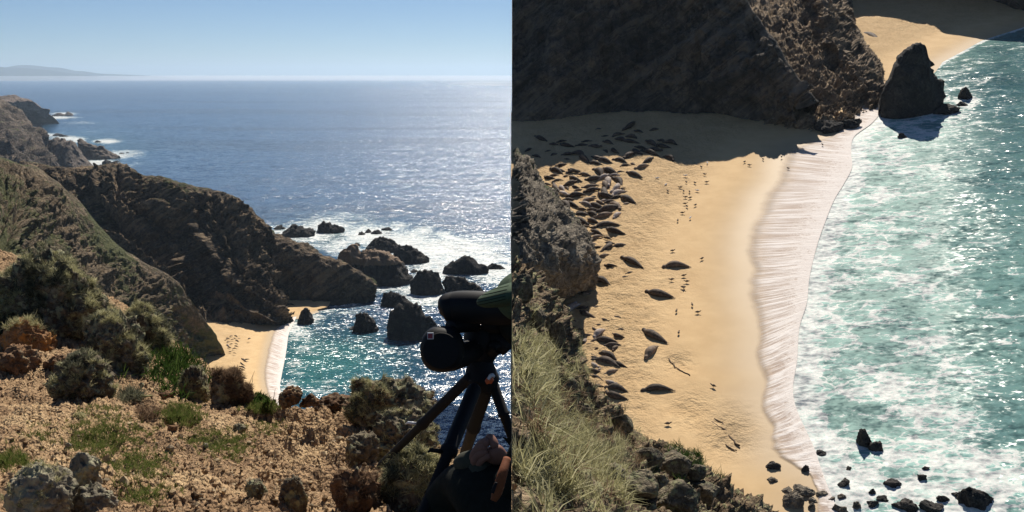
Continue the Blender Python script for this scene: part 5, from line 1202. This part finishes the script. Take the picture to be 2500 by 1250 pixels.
legs = [((1150,918,1.98),(925,1140,tA),13.5,9.5),((1160,945,1.95),(1018,1290,1.72),18,15),((1190,945,2.05),(1128,1128,2.55),17,13),((1200,928,2.0),(1262,1100,2.0),13,12)]
for i, (a, b, r0, r1_) in enumerate(legs):
    A = T2(*a); Bp = T2(*b); pts = [A * (1 - q) + Bp * q for q in (0, .02, .46, .47, .50, .51, .97, 1)]
    k0 = r0 * a[2] / F; k1 = r1_ * b[2] / F
    rd = [k0 * .8, k0, k0, k0 * 1.18, k0 * 1.18, k1, k1 * .95, k1 * .6]
    m = clipx(tube(pts, rd, 14, M_mt)); child('leg', m, tri)
    L0 = A * .49 + Bp * .51; s_ = np.array([-.8, 0, .5]) * k0 * 1.5
    if i < 2:
        m = clipx(tube([L0 + s_ * .6, L0 + s_ * 1.6 + (Bp - A) * .03, L0 + s_ * 1.7 + (Bp - A) * .05], [k0 * .3, k0 * .28, k0 * .12], 8, M_sil if i == 0 else M_mt)); child('leg_clamp', m, tri)
m = clipx(bez([T2(1172,880,2.0), T2(1174,905,2.0), T2(1176,930,2.0), T2(1176,958,2.0)], [.024, .030, .034, .018], 18, M_mt)); child('leg_collar', m, tri)
m = clipx(bez([T2(1185,800,2.0), T2(1182,825,2.0), T2(1178,850,2.0), T2(1174,890,2.0)], [.038, .040, .036, .020], 18, M_blk)); child('pan_head', m, tri)
m = clipx(bez([T2(1210,815,1.98), T2(1232,835,1.97), T2(1246,850,1.97)], [.022, .024, .02], 12, M_blk)); child('head_knob', m, tri)
m = clipx(bez([T2(1198,862,1.97), T2(1215,845,1.96), T2(1225,855,1.96)], [.012, .016, .006], 10, M_blk)); child('head_lever', m, tri)
m = clipx(bez([T2(1186,934,1.94), T2(1196,928,1.94), T2(1203,932,1.94)], [.004, .007, .004], 8, M_or)); child('orange_tag', m, tri)
m = clipx(bez([T2(1192,926,1.93), T2(1200,916,1.93), T2(1208,920,1.93)], [.003, .004, .002], 8, M_sil)); child('buckle', m, tri)
sco = empty('telescope', T2(1172, 800, 2.0)); tag(sco, 'black spotting telescope on the tripod with a round objective and a small square badge', 'telescope')
m = clipx(bez([T2(1072,758,1.94), T2(1085,754,1.94), T2(1115,750,1.94), T2(1160,750,1.92), T2(1210,754,1.9), T2(1270,756,1.88)], [.008, .026, .0305, .031, .031, .029], 28, M_blk, 50)); child('barrel', m, sco)
def ellipsoid(c, ax, seg=28, mat=None, e=1.0):
    V = []; Fc = []
    for i in range(seg + 1):
        th = math.pi * i / seg
        for k in range(seg):
            ph = 2 * math.pi * k / seg; q = np.array([math.sin(th) * math.cos(ph), math.sin(th) * math.sin(ph), math.cos(th)]); q = np.sign(q) * np.abs(q) ** e
            V.append(np.array(c) + q[0] * ax[0] + q[1] * ax[1] + q[2] * ax[2])
    for i in range(seg):
        for k in range(seg): a_ = i * seg + k; b_ = i * seg + (k + 1) % seg; Fc.append((a_, b_, b_ + seg, a_ + seg))
    return mesh_from('shape', V, np.array(Fc), mat)
ob = T2(1080, 852, 1.9)
m = ellipsoid(ob, [XX * .041 * 1.0, FW * .035, UP * .043], 36, M_blk, .86); child('objective_hood', m, sco)
m = tube([ob + UP * 0 + FW * (-.034) , ob - FW * .0375, ob - FW * .039], [.032, .0335, .031], 32, M_mt); child('hood_rim', m, sco)
m = bez([T2(1100,868,1.92), T2(1130,865,1.95), T2(1160,850,1.98), T2(1180,840,2.0)], [.030, .024, .022, .028], 16, M_blk); child('focus_body', m, sco)
m = bez([T2(1100,800,1.92), T2(1125,790,1.94), T2(1160,785,1.96)], [.014, .018, .02], 14, M_blk); child('focus_housing', m, sco)
m = clipx(bez([T2(1178,782,1.95), T2(1205,790,1.95), T2(1225,800,1.95)], [.018, .02, .014], 14, M_blk)); child('mount_foot', m, sco)
bd = T2(1051, 820, 1.855)
def box_mesh(c, ax, mat):
    V = [np.array(c) + ax[0] * i + ax[1] * j + ax[2] * k for i in (-1, 1) for j in (-1, 1) for k in (-1, 1)]
    return mesh_from('box', V, np.array([(0,1,3,2),(4,6,7,5),(0,4,5,1),(2,3,7,6),(0,2,6,4),(1,5,7,3)]), mat, smooth=False)
bg = child('badge', box_mesh(bd, [XX * .0055, UP * .0058, FW * .004], M_sil), sco)
child('badge_inlay', box_mesh(bd - FW * .002, [XX * .0042, UP * .0045, FW * .003], plain('badge_red', (.25, .03, .04), .4)), sco)

# person sitting beside the tripod, cut off by the edge of the view
M_jack = plain('olive_black_jacket', (.013, .014, .011), .9, .1, grain=.5, gs=60, bd=.004)
M_skin = plain('reddish_skin', (.22, .11, .08), .7, .15, grain=.12, gs=120)  # one even reddish base tone for hand and fingers
M_cap = NT('green_cap_cloth'); n = M_cap; M_cap = n.out(n.mix(n.noise(200, 3), (.055, .082, .052), (.085, .12, .075)), .9, n.bump(n.noise(300, 2), .4, .001), .1)
per = empty('person', T2(1235, 1290, 1.7)); tag(per, 'person in dark olive jacket and green cap bent over the telescope, hand on knee', 'person')
def skin_body(verts, edges, radii, mat, lev=2):
    me = bpy.data.meshes.new('body'); me.from_pydata([tuple(v) for v in verts], edges, []); o = bpy.data.objects.new('tmp', me); C.objects.link(o)
    md = o.modifiers.new('s', 'SKIN'); 
    for i, r_ in enumerate(radii): me.skin_vertices[0].data[i].radius = (r_, r_) if np.isscalar(r_) else r_
    me.skin_vertices[0].data[0].use_root = True
    sb_ = o.modifiers.new('d', 'SUBSURF'); sb_.levels = lev; sb_.render_levels = lev
    dg = bpy.context.evaluated_depsgraph_get(); dg.update(); nm = bpy.data.meshes.new_from_object(o.evaluated_get(dg)); bpy.data.objects.remove(o)
    nm.materials.clear(); nm.materials.append(mat)
    for p in nm.polygons: p.use_smooth = True
    return nm
t_ = 1.72
bv = [T2(1370,1330,1.75), T2(1430,1180,1.8), T2(1440,1020,1.85), T2(1400,930,1.88), T2(1340,850,1.9), T2(1275,790,1.92), T2(1258,762,1.93),        # 0-6 spine, neck, head
      T2(1390,960,1.7), T2(1310,1090,1.6), T2(1262,1190,1.6), T2(1215,1160,1.72),                                              # 7-10 shoulder, upper arm, elbow, wrist
      T2(1260,1290,1.62), T2(1180,1200,1.66), T2(1135,1168,1.75), T2(1085,1240,1.78), T2(1050,1330,1.8)]                         # 11-15 hip, thigh, knee, shin
be = [(0,1),(1,2),(2,3),(3,4),(4,5),(5,6),(3,7),(7,8),(8,9),(9,10),(0,11),(11,12),(12,13),(13,14),(14,15)]
br = [.12,.12,.13,.09,.045,.05,.048,.055,.045,.036,.026,.075,.062,.046,.048,.05]
child('body', clipx(skin_body(bv, be, br, M_jack)), per)
# hand: palm and five fingers folded over the knee
tt = 1.66
hv = [T2(1222,1128,1.70), T2(1205,1108,tt), T2(1192,1092,tt)]; he = [(0,1),(1,2)]; hr = [(.020,.016),(.026,.015),(.024,.012)]
fing = [((1196,1082),(1180,1078),(1166,1094),(1160,1112)), ((1190,1092),(1172,1090),(1158,1106),(1153,1124)), ((1192,1102),(1172,1104),(1158,1120),(1156,1136)), ((1198,1110),(1180,1116),(1168,1130),(1168,1142)), ((1210,1096),(1204,1076),(1196,1064),(1187,1072))]
child('hand', clipx(skin_body(hv, he, hr, M_skin)), per)
for j, fp in enumerate(fing):
    pts = [T2(x, y, tt - .012 + .006 * k) for k, (x, y) in enumerate(fp)]
    child('finger' if j < 4 else 'thumb', clipx(skin_body(pts, [(0,1),(1,2),(2,3)], [.0095, .0088, .008, .0062] if j < 3 else [.0085, .008, .007, .0055], M_skin)), per)
child('cuff', clipx(bez([T2(1216,1168,1.71), T2(1218,1150,1.705), T2(1221,1136,1.70)], [.032, .031, .027], 18, plain('olive_cuff', (.05, .05, .028), .9, grain=.4, gs=80))), per)
child('jacket_fold', clipx(bez([T2(1118,1135,1.70), T2(1140,1128,1.69), T2(1172,1138,1.68), T2(1180,1240,1.64)], [.012, .018, .022, .03], 14, plain('olive_lining', (.045, .044, .03), .9, grain=.4, gs=80))), per)
child('orange_strap', clipx(bez([T2(1238,1120,1.52), T2(1226,1160,1.50), T2(1214,1200,1.50), T2(1205,1222,1.5)], [.006, .0075, .008, .005], 12, plain('orange_webbing', (.20, .06, .02), .8, grain=.3, gs=200))), per)
child('strap_buckle', clipx(bez([T2(1212,1178,1.485), T2(1206,1192,1.485), T2(1203,1204,1.485)], [.002, .0028, .002], 8, M_mt)), per)
# cap: crown and a curved brim with stitching
ch_ = T2(1300, 740, 1.86)
child('cap_crown', clipx(ellipsoid(ch_ + UP * .012, [XX * .068, FW * .075, UP * .052], 28, M_cap)), per)
bvs = []; nb_ = 30; na_ = 10
for j in range(na_):
    for i in range(nb_):
        a_ = math.radians(100 + 160 * i / (nb_ - 1)); rr = .5 + .5 * j / (na_ - 1)
        q = T2(1250, 722, 1.80) + XX * (math.cos(a_) * .062 * rr) + FW * (math.sin(a_) * .06 * rr) + UP * (.022 - .040 * (rr ** 2) * abs(math.cos(a_)) ** 1.2 + .0006 * math.sin(rr * 90)); bvs.append(q)
bt = [q - UP * .003 for q in bvs]; Fb = gridf(nb_, na_); Fall = np.concatenate([Fb, Fb[:, ::-1] + nb_ * na_])
for (x0, y0, x1_, y1_) in []: pass
child('cap_brim', clipx(ellipsoid(T2(1252, 716, 1.80), [XX * .064 + UP * .016, FW * .055, UP * .020], 40, M_cap, 1.0)), per)
for k in range(5):
    cz = .80 - .26 * k; pts = []
    for i in range(20):
        ex = -math.sqrt(1 - cz * cz) * math.cos(math.radians(4 + 75 * i / 19)); ef = -math.sqrt(1 - cz * cz) * math.sin(math.radians(4 + 75 * i / 19))
        pts.append(T2(1252, 716, 1.80) + (XX * .064 + UP * .016) * ex * 1.01 + FW * .055 * ef * 1.01 + UP * .020 * cz * 1.01)
    child('stitching', clipx(tube(pts, .0005, 4, M_jack)), per)

# ---- sea air over the coast
hz = box_mesh((-2000, 20600, 205), [XX * 30000, np.array([0, 22400.0, 0]), np.array([0, 0, 220.0])], None)
hm = bpy.data.materials.new('sea_haze'); hm.use_nodes = True; nt = hm.node_tree; nt.nodes.clear()
pv = nt.nodes.new('ShaderNodeVolumePrincipled'); pv.inputs['Density'].default_value = 4.5e-5; pv.inputs['Color'].default_value = (.66, .83, 1.0, 1); pv.inputs['Anisotropy'].default_value = .55
mo = nt.nodes.new('ShaderNodeOutputMaterial'); nt.links.new(pv.outputs[0], mo.inputs['Volume']); hz.materials.append(hm)
tag(link('haze', hz), kind='stuff')
fg = box_mesh((0, 29000, 43), [XX * 27000, np.array([0, 12500.0, 0]), np.array([0, 0, 42.0])], None)
fm_ = bpy.data.materials.new('sea_fog'); fm_.use_nodes = True; nt = fm_.node_tree; nt.nodes.clear()
pv = nt.nodes.new('ShaderNodeVolumePrincipled'); pv.inputs['Density'].default_value = 1.7e-4; pv.inputs['Color'].default_value = (.97, .98, 1.0, 1); pv.inputs['Anisotropy'].default_value = .6
mo = nt.nodes.new('ShaderNodeOutputMaterial'); nt.links.new(pv.outputs[0], mo.inputs['Volume']); fg.materials.append(fm_)
tag(link('fog_bank', fg), kind='stuff')
